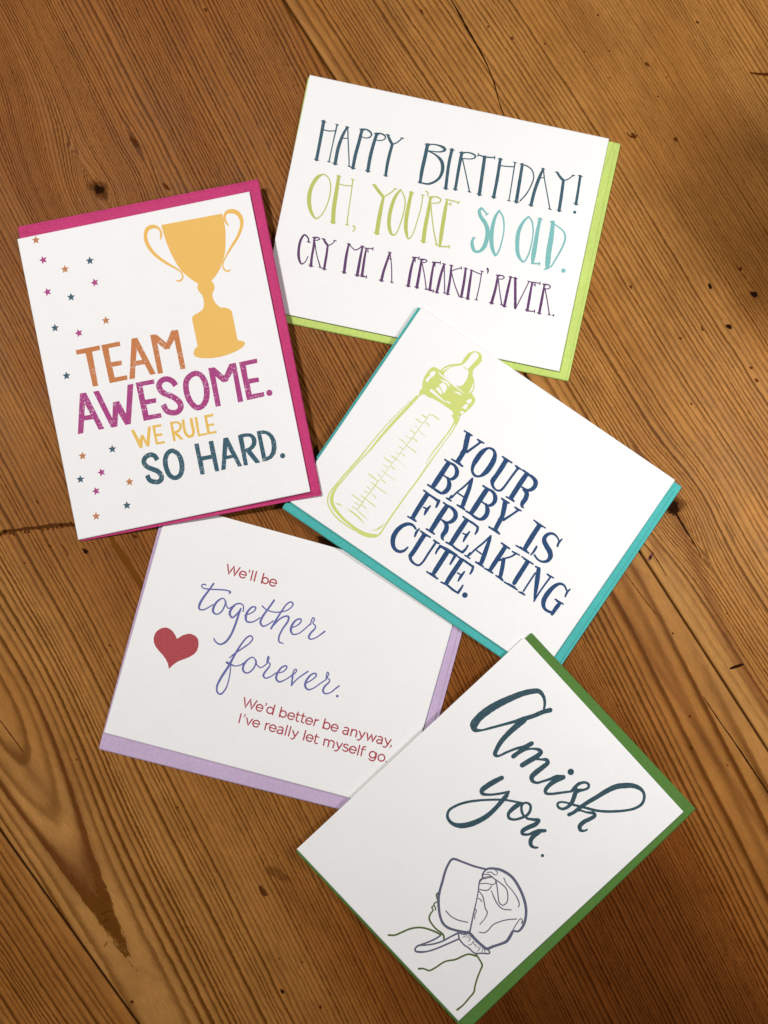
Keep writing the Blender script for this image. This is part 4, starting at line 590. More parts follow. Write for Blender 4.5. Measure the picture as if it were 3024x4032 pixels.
def plank_fields(u, v, which):
    ue = u + wander(u, v)
    for (x, y, r, bend, lg, nm) in KNOTS:
        if bend <= 0: continue
        uk, vk = uv_of(x, y)
        du, dv = u - uk, v - vk
        ue = ue - np.tanh(du / 5.0) * r * bend * np.exp(-np.abs(du) / (r * 4.2)) * g2(dv, r * 5.5)
    ring_at = None
    brown = np.zeros_like(u); pale = np.zeros_like(u); amp = np.ones_like(u); pat = np.zeros_like(u)
    if which == 'mid':
        # big swirl of grain in the upper left, bending round the knot
        ue = ue + 95 * g2(u - (-150), 170) * np.tanh((v - 520) / 330.0) * g2(v - 500, 900) * 0.9
        uc = -1540 - .1 * (v - 2640)
        ue = uc + (ue - uc) * (1 - .10 * g2(v - 2500, 500) * g2(ue - uc, 300))
        h = 150 * np.tanh((v - 2300) / 600.0)
        rho = np.sqrt((ue - uc) ** 2 + h ** 2)
        R = np.interp(rho, *T_MID); dens = (np.interp(rho + 12, *T_MID) - np.interp(rho - 12, *T_MID)) / 24
        rb = np.sqrt((ue - uc) ** 2 + (.155 * (v - 2195)) ** 2)
        band = np.clip((v - 2250) / 300.0, 0, 1) * np.clip((3225 - v + 10 * np.sin(u / 5.0)) / 70.0, 0, 1)
        wide = 11 + 12 * g2(v - 3080, 130)
        brown += band * g2(rb - 134, wide)
        iu, iv = uv_of(130, 3055)
        brown += .75 * g2(u - iu - .08 * (v - iv), 24) * g2(v - iv, 150)
        d = 940 - u
        pale += g2(d - 20, 85) * (0.10 + 0.80 * np.clip((v - 2300) / 500, 0, 1))
        brown += .8 * g2(u - 752, 13) * np.clip((v - 2850) / 250, 0, 1)
        su, sv = uv_of(2510, 2262); brown += .75 * g2(u - su, 20) * g2(v - sv, 75)
        su, sv = uv_of(2600, 2430); brown += .55 * g2(u - su, 8) * g2(v - sv, 40)
        pale += .8 * g2(ue - uc, 190) * np.clip((v - 2300) / 500, 0, 1)
        amp = 1 - .85 * g2(d, 70) * np.clip((v - 2300) / 500, 0.3, 1)
        amp = amp * (1 + .30 * g2(rho - 260, 160)) * (1 - .12 * g2(rho - 700, 350))
        R = R + 100.0
        sm = lambda a, lo, hi: np.clip((a - lo) / (hi - lo), 0, 1) ** 2 * (3 - 2 * np.clip((a - lo) / (hi - lo), 0, 1))
        pat = .22 * sm(u, -1300, -900) + .58 * sm(u + 160 * np.sin(v / 700.0), -1250, -350) * (1 - .75 * pale) * (1 - .95 * sm(u, 250, 600) * sm(v, 2200, 2600))
        pat = pat + 1.15 * sm(v + .25 * u, 3050, 3900) * sm(u, -1350, -500) * (1 - .7 * pale) * (1 - .8 * sm(u, 200, 650))  # mid board turns darker and redder towards its lower end
        pat = pat - .12 * g2(v - 1200, 900)
    elif which == 'right':
        d = np.maximum(ue - 940, 0)
        R = np.interp(d, *T_RIGHT); dens = (np.interp(d + 12, *T_RIGHT) - np.interp(d - 12, *T_RIGHT)) / 24
        pale += g2(u - 960, 70) * (0.10 + 0.80 * np.clip((v - 2300) / 500, 0, 1))
        uu = np.interp(v, [2900, 3200, 3690, 3992, 5000], [1170, 1128, 1038, 1020, 1010])
        brown += .95 * g2(u - uu, 20) * np.clip((v - 2950) / 200, 0, 1)
        su, sv = uv_of(2580, 2150); brown += .8 * g2(u - su, 15) * g2(v - sv, 95)
        amp = 1 - .8 * g2(u - 950, 70) * np.clip((v - 2300) / 500, 0.3, 1)
        amp = amp * (1 - .45 * g2(u - 2050, 380) * g2(v - 1650, 900))
    else:
        pat = pat + .30
        d = np.maximum(-1740 - ue, 0)
        R = np.interp(d, *T_LEFT) + 300.0; dens = (np.interp(d + 12, *T_LEFT) - np.interp(d - 12, *T_LEFT)) / 24
    return R, brown, pale, amp, pat, np.abs(dens)

def wood_material():
    m = NT('old_pine_boards')
    at = lambda nm: m.n('ShaderNodeAttribute', attribute_name=nm)
    ring = at('ring').outputs['Fac']; brown = at('brown').outputs['Fac']
    pale = at('pale').outputs['Fac']; amp = at('amp').outputs['Fac']
    g = at('grain').outputs['Vector']                      # across (x) and along (y) the board, metres
    def stretch(sx, sy, sz=1.0):
        nd = m.n('ShaderNodeMapping'); nd.inputs['Scale'].default_value = (sx, sy, sz)
        m.l(g, nd.inputs['Vector']); return nd.outputs[0]
    wob = m.noise(stretch(420, 90), 1.0, 3.0, 0.65)
    wob2 = m.noise(stretch(1500, 500), 1.0, 2.0, 0.6)
    dn = at('dens').outputs['Fac']
    off = m.math('ADD', m.math('MULTIPLY', m.math('SUBTRACT', wob, 0.5), 9.0), m.math('MULTIPLY', m.math('SUBTRACT', wob2, 0.5), 6.0))
    r = m.math('MULTIPLY_ADD', off, dn, ring)
    fr = m.math('FRACT', r)
    rid = m.math('FLOOR', r)
    wn = m.n('ShaderNodeTexWhiteNoise', noise_dimensions='1D'); m.l(rid, wn.inputs['W'])
    var = wn.outputs['Value']
    # late wood: darkens slowly, ends sharply
    late = m.n('ShaderNodeValToRGB'); e = late.color_ramp.elements
    e[0].position = 0.0; e[0].color = (0.25, 0.25, 0.25, 1)
    e[1].position = 1.0; e[1].color = (0.55, 0.55, 0.55, 1)
    for p_, c_ in ((0.12, 0.0), (0.45, 0.06), (0.66, 0.55), (0.80, 1.0), (0.94, 0.9)):
        q = e.new(p_); q.color = (c_, c_, c_, 1)
    m.l(fr, late.inputs[0])
    lw = m.math('MULTIPLY', late.outputs[0], m.math('ADD', m.math('MULTIPLY', var, 0.85), 0.55))
    lw = m.math('MULTIPLY', lw, m.math('MULTIPLY', amp, 0.92))
    patch = m.noise(stretch(26, 7), 1.0, 3.0, 0.55)
    fiber = m.noise(stretch(2600, 160), 1.0, 3.0, 0.6)
    blot = m.noise(stretch(70, 42), 1.0, 3.0, 0.6)
    early = m.mix(m.ramp(patch, 0.35, 0.65), WOOD_E1, WOOD_E2)
    early = m.mix(m.math('MULTIPLY', pale, 0.75, clamp=True), early, WOOD_PALE)
    latec = m.mix(m.ramp(patch, 0.3, 0.7), WOOD_L1, WOOD_L2)
    c = m.mix(m.math('MULTIPLY', lw, 1.0, clamp=True), early, latec)
    c = m.mix(m.math('MULTIPLY', brown, 0.62, clamp=True), c, WOOD_BROWN)
    pt = at('dark_tone').outputs['Fac']
    c1 = m.mix(1.0, c, (0.66, 0.50, 0.36, 1), 'MULTIPLY')
    c2 = m.mix(1.0, c1, (0.52, 0.44, 0.34, 1), 'MULTIPLY')
    c = m.mix(m.math('MULTIPLY', pt, 1.0, clamp=True), c, c1)
    c = m.mix(m.math('SUBTRACT', pt, 1.0, clamp=True), c, c2)
    fib = m.ramp(fiber, 0.30, 0.72, 0.80, 1.16)
    blo = m.ramp(blot, 0.30, 0.70, 0.86, 1.10)
    grit = m.ramp(m.noise(stretch(2400, 2000), 1.0, 2.0, 0.7), 0.3, 0.7, 0.93, 1.07)
    k = m.math('MULTIPLY', m.math('MULTIPLY', fib, blo), grit)
    cv = m.n('ShaderNodeCombineColor')
    for i in range(3): m.l(k, cv.inputs[i])
    c = m.mix(1.0, c, cv.outputs[0], 'MULTIPLY')
    # worn pores and scratches
    po = m.noise(stretch(900, 260), 1.0, 2.0, 0.5)
    c = m.mix(m.ramp(po, 0.70, 0.78, 0.0, 0.55), c, WOOD_BROWN)
    m.l(c, m.b.inputs['Base Color'])
    m.l(m.ramp(blot, 0.3, 0.7, 0.42, 0.56), m.b.inputs['Roughness'])
    m.b.inputs['Specular IOR Level'].default_value = 0.08
    bp = m.n('ShaderNodeBump'); bp.inputs['Strength'].default_value = 0.55
    bp.inputs['Distance'].default_value = 0.00025
    hgt = m.math('ADD', m.math('MULTIPLY', lw, 0.8), m.math('MULTIPLY', fiber, 0.35))
    m.l(hgt, bp.inputs['Height'])
    m.l(bp.outputs[0], m.b.inputs['Normal'])
    return m.m

WOOD_E1 = (0.405, 0.182, 0.045, 1); WOOD_E2 = (0.318, 0.126, 0.025, 1)
WOOD_L1 = (0.140, 0.048, 0.005, 1); WOOD_L2 = (0.115, 0.037, 0.004, 1)
WOOD_PALE = (0.43, 0.214, 0.062, 1); WOOD_BROWN = (0.13, 0.038, 0.008, 1)
WOOD = wood_material()

table = bpy.data.objects.new('wooden_table', None); C.objects.link(table)
table.location = (0, 0, 0)
tag(table, 'old stripped pine table top of broad boards under all the cards', 'table')

def make_plank(which, left, right, v0, v1):
    """left/right: functions of v (photo pixels across the grain); top surface z = 0, rounded arrises, 22 mm thick"""
    nu, nv = 260, 360
    if which != 'mid': nu = 230
    edge = np.array([0, .0012, .003])                       # arris samples
    s = np.concatenate([edge, np.linspace(.006, .994, nu), 1 - edge[::-1]])
    vv = np.linspace(v0, v1, nv)
    L = np.array([left(v) for v in vv]); Rr = np.array([right(v) for v in vv])
    U = L[:, None] + (Rr - L)[:, None] * s[None, :]
    V = np.repeat(vv[:, None], len(s), 1)
    X = (UD[0] * U + VD[0] * V - 1512) * PXM; Y = -((UD[1] * U + VD[1] * V) - 2016) * PXM
    dist = np.minimum(U - L[:, None], Rr[:, None] - U) * PXM
    Z = -0.0005 * np.clip(1 - dist / 0.0011, 0, 1) ** 2
    R, br, pa, am, pt, de = plank_fields(U, V, which)
    ns = len(s)
    verts = np.stack([X, Y, Z], -1).reshape(-1, 3)
    idx = np.arange(nv * ns).reshape(nv, ns)
    quads = np.stack([idx[:-1, :-1], idx[1:, :-1], idx[1:, 1:], idx[:-1, 1:]], -1).reshape(-1, 4)
    # sides
    nb = len(verts)
    ring = np.concatenate([idx[0, :], idx[1:, -1], idx[-1, -2::-1], idx[-2:0:-1, 0]])
    low = verts[ring].copy(); low[:, 2] = -0.022
    verts = np.concatenate([verts, low])
    n = len(ring); faces = quads.tolist()
    for i in range(n):
        j = (i + 1) % n
        faces.append([int(ring[i]), int(ring[j]), nb + j, nb + i])
    me = bpy.data.meshes.new('plank')
    me.from_pydata(verts.tolist(), [], faces); me.update()
    pad = lambda a: np.concatenate([a.reshape(-1), a.reshape(-1)[ring]])
    for nm, a in (('ring', R), ('brown', br), ('pale', pa), ('amp', am), ('dark_tone', pt), ('dens', de)):
        at = me.attributes.new(nm, 'FLOAT', 'POINT'); at.data.foreach_set('value', pad(a).astype(np.float32))
    gv = np.stack([pad(U) * PXM, pad(V) * PXM, np.full(len(verts), {'mid': 0., 'right': .37, 'left': .81}[which])], -1)
    at = me.attributes.new('grain', 'FLOAT_VECTOR', 'POINT'); at.data.foreach_set('vector', gv.astype(np.float32).reshape(-1))
    me.materials.append(WOOD)
    for p in me.polygons[:len(quads)]: p.use_smooth = True
    o = bpy.data.objects.new('plank', me); C.objects.link(o); o.parent = table
    # winding faces up?
    return o

GAP = 4.2
V0, V1 = -900.0, 5500.0
planks = {
    'mid': make_plank('mid', lambda v: seam_left(v) + 4.6, lambda v: 940.4 - GAP, V0, V1),
    'right': make_plank('right', lambda v: 940.4 + GAP, lambda v: 3600.0, V0, V1),
    'left': make_plank('left', lambda v: -4100.0, lambda v: seam_left(v) - 4.6, V0, V1),
}

# dark knots, flecks and cracks lying in the boards: thin soft-edged patches
def mark_material(name, col, strength=1.0):
    m = NT(name)
    fade = m.n('ShaderNodeAttribute', attribute_name='fade').outputs['Fac']
    co = m.n('ShaderNodeTexCoord').outputs['Object']
    nz = m.noise(co, 900, 4.0, 0.65)
    f = m.math('ADD', fade, m.math('MULTIPLY', m.math('SUBTRACT', nz, 0.5), .75))
    f = m.math('MULTIPLY', m.ramp(f, 0.28, 0.55), m.ramp(fade, 0.0, 0.15), clamp=True)
    f = m.math('MULTIPLY', f, strength)
    m.b.inputs['Base Color'].default_value = col
    m.b.inputs['Roughness'].default_value = 0.9
    m.b.inputs['Specular IOR Level'].default_value = 0.0
    tr = m.n('ShaderNodeBsdfTransparent'); mx = m.n('ShaderNodeMixShader')
    m.l(f, mx.inputs[0]); m.l(tr.outputs[0], mx.inputs[1]); m.l(m.b.outputs[0], mx.inputs[2])
    m.l(mx.outputs[0], m.out.inputs['Surface'])
    return m.m
KNOT_PATCH_M = mark_material('dark_knot_patch', srgb(36, 18, 8), 0.97)
FLECK_M = mark_material('brown_fleck_wood', srgb(86, 44, 14), 0.80)
CRACK_M = mark_material('crack_dirt', srgb(40, 20, 8), 0.9)
SOFT_M = mark_material('smoky_knot_wood', srgb(78, 40, 16), 0.5)
BURN_M = mark_material('dabbed_burn', srgb(78, 42, 16), 0.62)
INLAY_M = mark_material('brown_filler_wood', srgb(112, 66, 22), 0.9)
PURP_M = mark_material('purple_stain', srgb(120, 60, 96), 0.6)

def set_fade(o, vals):
    at = o.data.attributes.new('fade', 'FLOAT', 'POINT'); at.data.foreach_set('value', vals)

rnd = random.Random(7)
def which_plank(x, y):
    u, v = uv_of(x, y)
    return planks['right' if u > 940 else ('mid' if u > seam_left(v) else 'left')]

def patch(name, x, y, ru, rv, mat, z=0.00004, rot=0.0):
    """soft blob, ru across and rv along the grain (px)"""
    nr, na = 6, 22
    ph = [rnd.uniform(0, 6.28) for _ in range(3)]
    uc, vc = uv_of(x, y)
    verts, fade = [], []
    wx, wy = world_uv(uc, vc); verts.append((wx, wy, z)); fade.append(1.0)
    for i in range(1, nr + 1):
        f = i / nr
        for a in range(na):
            t = 2 * math.pi * a / na
            k = 1 + .16 * math.sin(2 * t + ph[0]) + .11 * math.sin(3 * t + ph[1]) + .08 * math.sin(5 * t + ph[2])
            du, dv = math.cos(t) * ru * f * k * 1.35, math.sin(t) * rv * f * k * 1.35
            c_, s_ = math.cos(rot), math.sin(rot)
            wx, wy = world_uv(uc + du * c_ - dv * s_, vc + du * s_ + dv * c_)
            verts.append((wx, wy, z)); fade.append(1 - f)
    faces = []
    for a in range(na):
        b = (a + 1) % na
        faces.append((0, 1 + b, 1 + a))
        for i in range(nr - 1):
            p, q = 1 + i * na, 1 + (i + 1) * na
            faces.append((p + a, p + b, q + b, q + a))
    o = mesh_obj(name, verts, faces, mat, which_plank(x, y)); set_fade(o, fade)
    return o

def streak(name, pts, mat, z=0.00006):
    """long thin soft mark through photo points (x, y, width)"""
    verts, fade, faces = [], [], []
    P = smooth_line(pts, 6)
    n = len(P)
    for i, (x, y, w) in enumerate(P):
        x0, y0, _ = P[max(0, i - 1)]; x1, y1, _ = P[min(n - 1, i + 1)]
        L = math.hypot(x1 - x0, y1 - y0) or 1; nx, ny = -(y1 - y0) / L, (x1 - x0) / L
        j = rnd.uniform(.75, 1.2)
        for k, fd in ((-1, 0), (-.35, 1), (.35, 1), (1, 0)):
            xx, yy = x + nx * w * j * k, y + ny * w * j * k
            verts.append(((xx - 1512) * PXM, -(yy - 2016) * PXM, z))
            fade.append(fd * (0 if i in (0, n - 1) else 1))
    for i in range(n - 1):
        for k in range(3):
            a = i * 4 + k; faces.append((a, a + 1, a + 5, a + 4))
    mid = pts[len(pts) // 2]
    o = mesh_obj(name, verts, faces, mat, which_plank(mid[0], mid[1])); set_fade(o, fade)
    return o

# ------------------------------------------------------------------ lines drawn with ink
def smooth_line(P, sub):
    out = []; n = len(P)
    if n == 2:
        a, b = P
        return [tuple(a[k] + (b[k] - a[k]) * i / sub for k in range(3)) for i in range(sub + 1)]
    for i in range(n - 1):
        p0 = P[i - 1] if i > 0 else tuple(2 * P[0][k] - P[1][k] for k in range(3))
        p1, p2 = P[i], P[i + 1]
        p3 = P[i + 2] if i + 2 < n else tuple(2 * P[-1][k] - P[-2][k] for k in range(3))
        # centripetal parameters keep the line from overshooting on uneven points
        def dd(a, b): return max(1e-6, math.hypot(a[0] - b[0], a[1] - b[1])) ** 0.5
        t0 = 0; t1 = t0 + dd(p0, p1); t2 = t1 + dd(p1, p2); t3 = t2 + dd(p2, p3)
        for s in range(sub):
            t = t1 + (t2 - t1) * s / sub
            def L(a, b, ta, tb, t): return tuple(a[k] + (b[k] - a[k]) * (t - ta) / (tb - ta) for k in range(3))
            A1 = L(p0, p1, t0, t1, t); A2 = L(p1, p2, t1, t2, t); A3 = L(p2, p3, t2, t3, t)
            B1 = L(A1, A2, t0, t2, t); B2 = L(A2, A3, t1, t3, t)
            q = L(B1, B2, t1, t2, t)
            out.append((q[0], q[1], max(.02, q[2])))
    out.append(tuple(P[-1]))
    return out

class Ink:
    """collects flat ink shapes in card millimetres; overlapping strokes sit a few microns apart"""
    def __init__(self): self.v = []; self.f = []; self.boxes = []
    def level(self, pts, r):
        x0 = min(p[0] for p in pts) - r; x1 = max(p[0] for p in pts) + r
        y0 = min(p[1] for p in pts) - r; y1 = max(p[1] for p in pts) + r
        used = set()
        for (a, b, c, d, lv) in self.boxes:
            if x0 < b and x1 > a and y0 < d and y1 > c: used.add(lv)
        lv = 0
        while lv in used: lv += 1
        self.boxes.append((x0, x1, y0, y1, lv))
        return lv * 0.008
    def disc(self, x, y, r, lv=None, n=14):
        if lv is None: lv = self.level([(x, y)], r)
        b = len(self.v); self.v.append((x, y, lv))
        for i in range(n):
            t = 2 * math.pi * i / n; self.v.append((x + r * math.cos(t), y + r * math.sin(t), lv))
        for i in range(n): self.f.append((b, b + 1 + i, b + 1 + (i + 1) % n))
    def poly(self, loops):
        P = [[Vector((l[i], l[i + 1], 0)) for i in range(0, len(l), 2)] for l in loops]
        lv = self.level([p for p in P[0]], 0)
        b = len(self.v)
        for l in P:
            for p in l: self.v.append((p.x, p.y, lv))
        for t in tessellate_polygon(P):
            a, c, d = [self.v[b + k] for k in t]
            if (c[0] - a[0]) * (d[1] - a[1]) - (c[1] - a[1]) * (d[0] - a[0]) < 0: t = t[::-1]
            self.f.append(tuple(b + k for k in t))
    def line(self, P, smooth=True, closed=False, cap='round', ends=''):
        if closed: P = P + [P[0]]
        r = max(p[2] for p in P) / 2
        lv = self.level(P, r)
        if smooth and len(P) > 2:
            if closed:
                Q = [P[-2]] + P + [P[1]]
                S = smooth_line(Q, 7)[7:-7]
            else: S = smooth_line(P, 7)
        else:
            S = []
            for i in range(len(P) - 1):
                k = 3
                S += [tuple(P[i][q] + (P[i + 1][q] - P[i][q]) * s / k for q in range(3)) for s in range(k)]
            S.append(P[-1])
        n = len(S); b = len(self.v); dz = 0.006 / max(1, n)
        for i, (x, y, w) in enumerate(S):
            if closed and i in (0, n - 1): a, c = S[n - 2], S[1]
            else: a, c = S[max(0, i - 1)], S[min(n - 1, i + 1)]
            L = math.hypot(c[0] - a[0], c[1] - a[1]) or 1
            nx, ny = -(c[1] - a[1]) / L, (c[0] - a[0]) / L
            z = lv + i * dz
            j = 1 + rnd.uniform(-.035, .035)
            self.v.append((x + nx * w / 2 * j, y + ny * w / 2 * j, z)); self.v.append((x - nx * w / 2 * j, y - ny * w / 2 * j, z))
        for i in range(n - 1):
            p = b + 2 * i; self.f.append((p + 1, p + 3, p + 2, p))
        if cap == 'round' and not closed:
            self.disc(S[0][0], S[0][1], S[0][2] * .49, lv - 0.0015); self.disc(S[-1][0], S[-1][1], S[-1][2] * .49, lv + 0.0075)
        if not smooth:
            for i, p in enumerate(P[1:-1]): self.disc(p[0], p[1], p[2] * .5, lv + 0.0065 + i * .0004)
        def serif(a, c):                      # small cross bar at the end of a hand-drawn stem
            L = math.hypot(a[0] - c[0], a[1] - c[1]) or 1
            dx, dy = (a[0] - c[0]) / L, (a[1] - c[1]) / L
            # the bars follow the writing line rather than the stem
            bx, by = -dy, dx
            if abs(by) < .75: bx, by = (1, -.06) if bx > 0 else (-1, .06)
            h = a[2] * .5 + .36; t = .50
            q = (a[0] - dx * .05, a[1] - dy * .05)
            self.line([(q[0] - bx * h, q[1] - by * h, t * .95), (q[0], q[1], t * .8), (q[0] + bx * h, q[1] + by * h, t * .95)], cap='round')
        if ends in ('1', '3'): serif(S[0], S[min(4, n - 1)])
        if ends in ('2', '3'): serif(S[-1], S[max(0, n - 5)])

def draw(ink_, ty, l):
    T = lambda: [(l[i], l[i + 1], l[i + 2]) for i in range(0, len(l), 3)]
    if ty == 'P': ink_.poly(l)
    elif ty[0] == 'S': ink_.line(T(), ends=ty[1:])
    elif ty == 'L': ink_.line(T(), smooth=False, cap='round')
    elif ty == 'B': ink_.line(T(), cap='butt')
    elif ty == 'C': ink_.line(T(), closed=True)
    elif ty == 'D': ink_.disc(l[0], l[1], l[2], n=22)
    elif ty == 'O':
        x, y, r, w = l
        ink_.line([(x + r * math.cos(a * .6283), y + r * math.sin(a * .6283), w) for a in range(10)], closed=True)
    elif ty == 'E':
        x, y, r, w = l
        ink_.line([(x - r * .92, y + .02 * r, w * .85), (x + r * .98, y - .02 * r, w * .85)], smooth=False, cap='butt')
        ink_.line([(x + r * math.cos(math.radians(a)), y + r * math.sin(math.radians(a)), w) for a in (-2, 30, 65, 100, 135, 170, 205, 240, 275, 305, 322)])
    elif ty == '*':
        pass

# ------------------------------------------------------------------ cards and envelopes
def quad_pt(q, a, b):
    (x0, y0), (x1, y1), (x2, y2), (x3, y3) = q
    return ((x0 * (1 - a) + x1 * a) * (1 - b) + (x3 * (1 - a) + x2 * a) * b,
            (y0 * (1 - a) + y1 * a) * (1 - b) + (y3 * (1 - a) + y2 * a) * b)

def slab(name, quad, zt, th, mat, parent, n=2, edge_low=None, chamfer=0.0):
    """thin sheet over a quad (mm), top height zt(x, y), thickness th"""
    ss = sorted(set([0, .004, .012, 1 - .012, 1 - .004, 1] + [i / n for i in range(n + 1)]))
    N = len(ss); verts = []
    for b in ss:
        for a in ss:
            x, y = quad_pt(quad, a, b)
            if chamfer and a in (0, 1) and b in (0, 1):
                cx, cy = quad_pt(quad, .5, .5); x += (cx - x) * chamfer; y += (cy - y) * chamfer
            verts.append((x * MM, y * MM, zt(x, y) * MM))
    top = len(verts)
    for k in range(top):
        x, y, z = verts[k]
        zz = z - th * MM
        if edge_low is not None:
            r_, c_ = divmod(k, N)
            if (edge_low[0] == 'top' and r_ == 0) or (edge_low[0] == 'left' and c_ == 0): zz = edge_low[1] * MM
        verts.append((x, y, zz))
    faces = []
    for r_ in range(N - 1):
        for c_ in range(N - 1):
            a = r_ * N + c_
            faces.append((a, a + N, a + N + 1, a + 1))
            faces.append((top + a, top + a + 1, top + a + N + 1, top + a + N))
    def side(ids):
        for p, q in zip(ids[:-1], ids[1:]): faces.append((p, q, top + q, top + p))
    side([c for c in range(N)]); side([r_ * N + N - 1 for r_ in range(N)])
    side([(N - 1) * N + c for c in range(N)][::-1]); side([r_ * N for r_ in range(N)][::-1])
    o = mesh_obj(name, verts, faces, mat, parent)
    bm = bmesh.new(); bm.from_mesh(o.data); bmesh.ops.recalc_face_normals(bm, faces=bm.faces); bm.to_mesh(o.data); bm.free()
    nt = (N - 1) * (N - 1) * 2
    for i, p in enumerate(o.data.polygons):
        p.use_smooth = abs(p.normal.z) > .5
    return o

def frame(name, D, off):
    ex, ey, n, org = [Vector(v) for v in D['M']]
    o = bpy.data.objects.new(name, None); C.objects.link(o)
    m = Matrix(((ex.x, ey.x, n.x, org.x + n.x * off * MM), (ex.y, ey.y, n.y, org.y + n.y * off * MM),
                (ex.z, ey.z, n.z, org.z + n.z * off * MM), (0, 0, 0, 1)))
    o.matrix_world = m
    o.empty_display_size = .02
    return o

STAR = {}
def star_shape(ink_, x, y, rot, r=1.98):
    pts = []
    for i in range(10):
        a = rot + i * math.pi / 5; rr = r if i % 2 == 0 else r * .46
        pts += [x + rr * math.cos(a), y + rr * math.sin(a)]
    ink_.poly([pts])

LABELS = {
 'B': ('white greeting card reading Happy Birthday! Oh, you\'re so old, on the lime green envelope',
       'lime green envelope sticking out beneath the Happy Birthday card'),
 'L': ('white greeting card with a red heart and the words together forever, on the lavender envelope',
       'lavender envelope sticking out beneath the card with the red heart'),
 'Y': ('white greeting card with a green baby bottle and navy lettering, on the turquoise envelope',
       'turquoise envelope sticking out beneath the baby bottle card'),
 'T': ('white greeting card with a yellow trophy and Team Awesome lettering, on the pink envelope',
       'bright pink envelope sticking out beneath the trophy card'),
 'A': ('white greeting card with Amish you lettering and a drawn bonnet, on the green envelope',
       'grass green envelope sticking out beneath the bonnet card'),
}
WARP = {'B': .5, 'L': 1.3, 'Y': 2.1, 'T': 3.3, 'A': 4.4}

for key, D in DATA.items():
    fold = D['fold']; W, H = D['W'], D['H']
    q, e = D['card'], D['env']
    ph = WARP[key]
    # ---- envelope: front panel, side flaps folded in, back panel folded up between them, closing flap
    en = frame('envelope', D, 0.0)
    tag(en, LABELS[key][1], 'envelope', 'envelopes under the cards')
    em = ENVM[key]
    slab('front_panel', e, lambda x, y: .22, .20, em, en, 6, chamfer=.004)
    if fold == 'top':       # landscape: short ends left and right
        sub = lambda a0, a1, b0, b1: [quad_pt(e, a0, b0), quad_pt(e, a1, b0), quad_pt(e, a1, b1), quad_pt(e, a0, b1)]
        slab('side_flap', sub(.0008, .10, .004, .996), lambda x, y: .31, .08, em, en, 3)
        slab('side_flap', sub(.90, .9992, .004, .996), lambda x, y: .31, .08, em, en, 3)
        bp_q = [quad_pt(e, .0115, .30), quad_pt(e, .9885, .30), quad_pt(e, .9905, .998), quad_pt(e, .0095, .998)]
        if key in ('Y', 'B', 'L'): bp_q = [quad_pt(e, .0125, .03), quad_pt(e, .9875, .03), quad_pt(e, .9925, .998), quad_pt(e, .0085, .998)]
        slab('back_panel', bp_q, lambda x, y: .40, .08, em, en, 4)
        slab('closing_flap', [quad_pt(e, .02, .001), quad_pt(e, .98, .001), quad_pt(e, .93, .45), quad_pt(e, .07, .45)], lambda x, y: .45, .045, em, en, 3)
    else:                   # portrait: short ends at top and bottom
        sub = lambda a0, a1, b0, b1: [quad_pt(e, a0, b0), quad_pt(e, a1, b0), quad_pt(e, a1, b1), quad_pt(e, a0, b1)]
        slab('side_flap', sub(.004, .996, .0008, .10), lambda x, y: .31, .08, em, en, 3)
        slab('side_flap', sub(.004, .996, .90, .9992), lambda x, y: .31, .08, em, en, 3)
        slab('back_panel', [quad_pt(e, .03, .0060), quad_pt(e, .998, .0045), quad_pt(e, .998, .9915), quad_pt(e, .03, .9895)], lambda x, y: .40, .08, em, en, 4)
        slab('closing_flap', [quad_pt(e, .001, .02), quad_pt(e, .45, .07), quad_pt(e, .45, .93), quad_pt(e, .001, .98)], lambda x, y: .45, .045, em, en, 3)
    # ---- card: back leaf flat on the envelope, front leaf springing up from the fold
    cd = frame('greeting_card', D, 0.0)
    tag(cd, LABELS[key][0], 'greeting card', 'greeting cards laid out on the table')
    def ztop(x, y):
        d = -y if fold == 'top' else x
        span = H if fold == 'top' else W
        t = max(0.0, d / span)
        h = .97 + .80 * t
        if d < 1.2: h -= .12 * (1 - max(d, 0) / 1.2) ** 2
        h += .12 * math.sin(x / 41.0 + ph) * math.sin(y / 37.0 + 2 * ph) * min(1, t * 3)
        return h
    inset = lambda a0, b0: [quad_pt(q, a0, b0), quad_pt(q, .9985, b0), quad_pt(q, .9985, .9985), quad_pt(q, a0, .9985)]
    slab('back_leaf', inset(.0015, .004) if fold == 'top' else inset(.004, .0015), lambda x, y: .71, .25, WHITE, cd, 4)
    fl = slab('front_leaf', q, ztop, .27, WHITE, cd, 28, edge_low=(fold, .47))
    # ---- print
    for nm, inkname, shapes in D['art']:
        I = Ink()
        for ty, l in shapes:
            wk = {'indigo_ink': 1.18, 'red_ink': 1.18, 'slate_ink': 1.15, 'thin_ink': 1.30, 'olive_ink': 1.18, 'dark_teal': 1.08, 'navy_ink': 1.05, 'purple_ink': 1.08}.get(inkname, 1)
            if ty[0] in 'SCL': l = [w * wk if i % 3 == 2 else w for i, w in enumerate(l)]
            if ty in 'OE': l = l[:3] + [l[3] * wk]
            if ty == '*': star_shape(I, l[0], l[1], {'m': math.radians(90 + 11), 'o': math.radians(0 + 11), 't': math.radians(11)}[inkname] if False else {'m': math.pi / 2 + .21, 'o': .21, 't': .21}[inkname])
            else: draw(I, ty, l)
        vv = [(x * MM, y * MM, (ztop(x, y) + .018 + z) * MM) for x, y, z in I.v]
        mesh_obj(nm, vv, I.f, INK[inkname], fl)

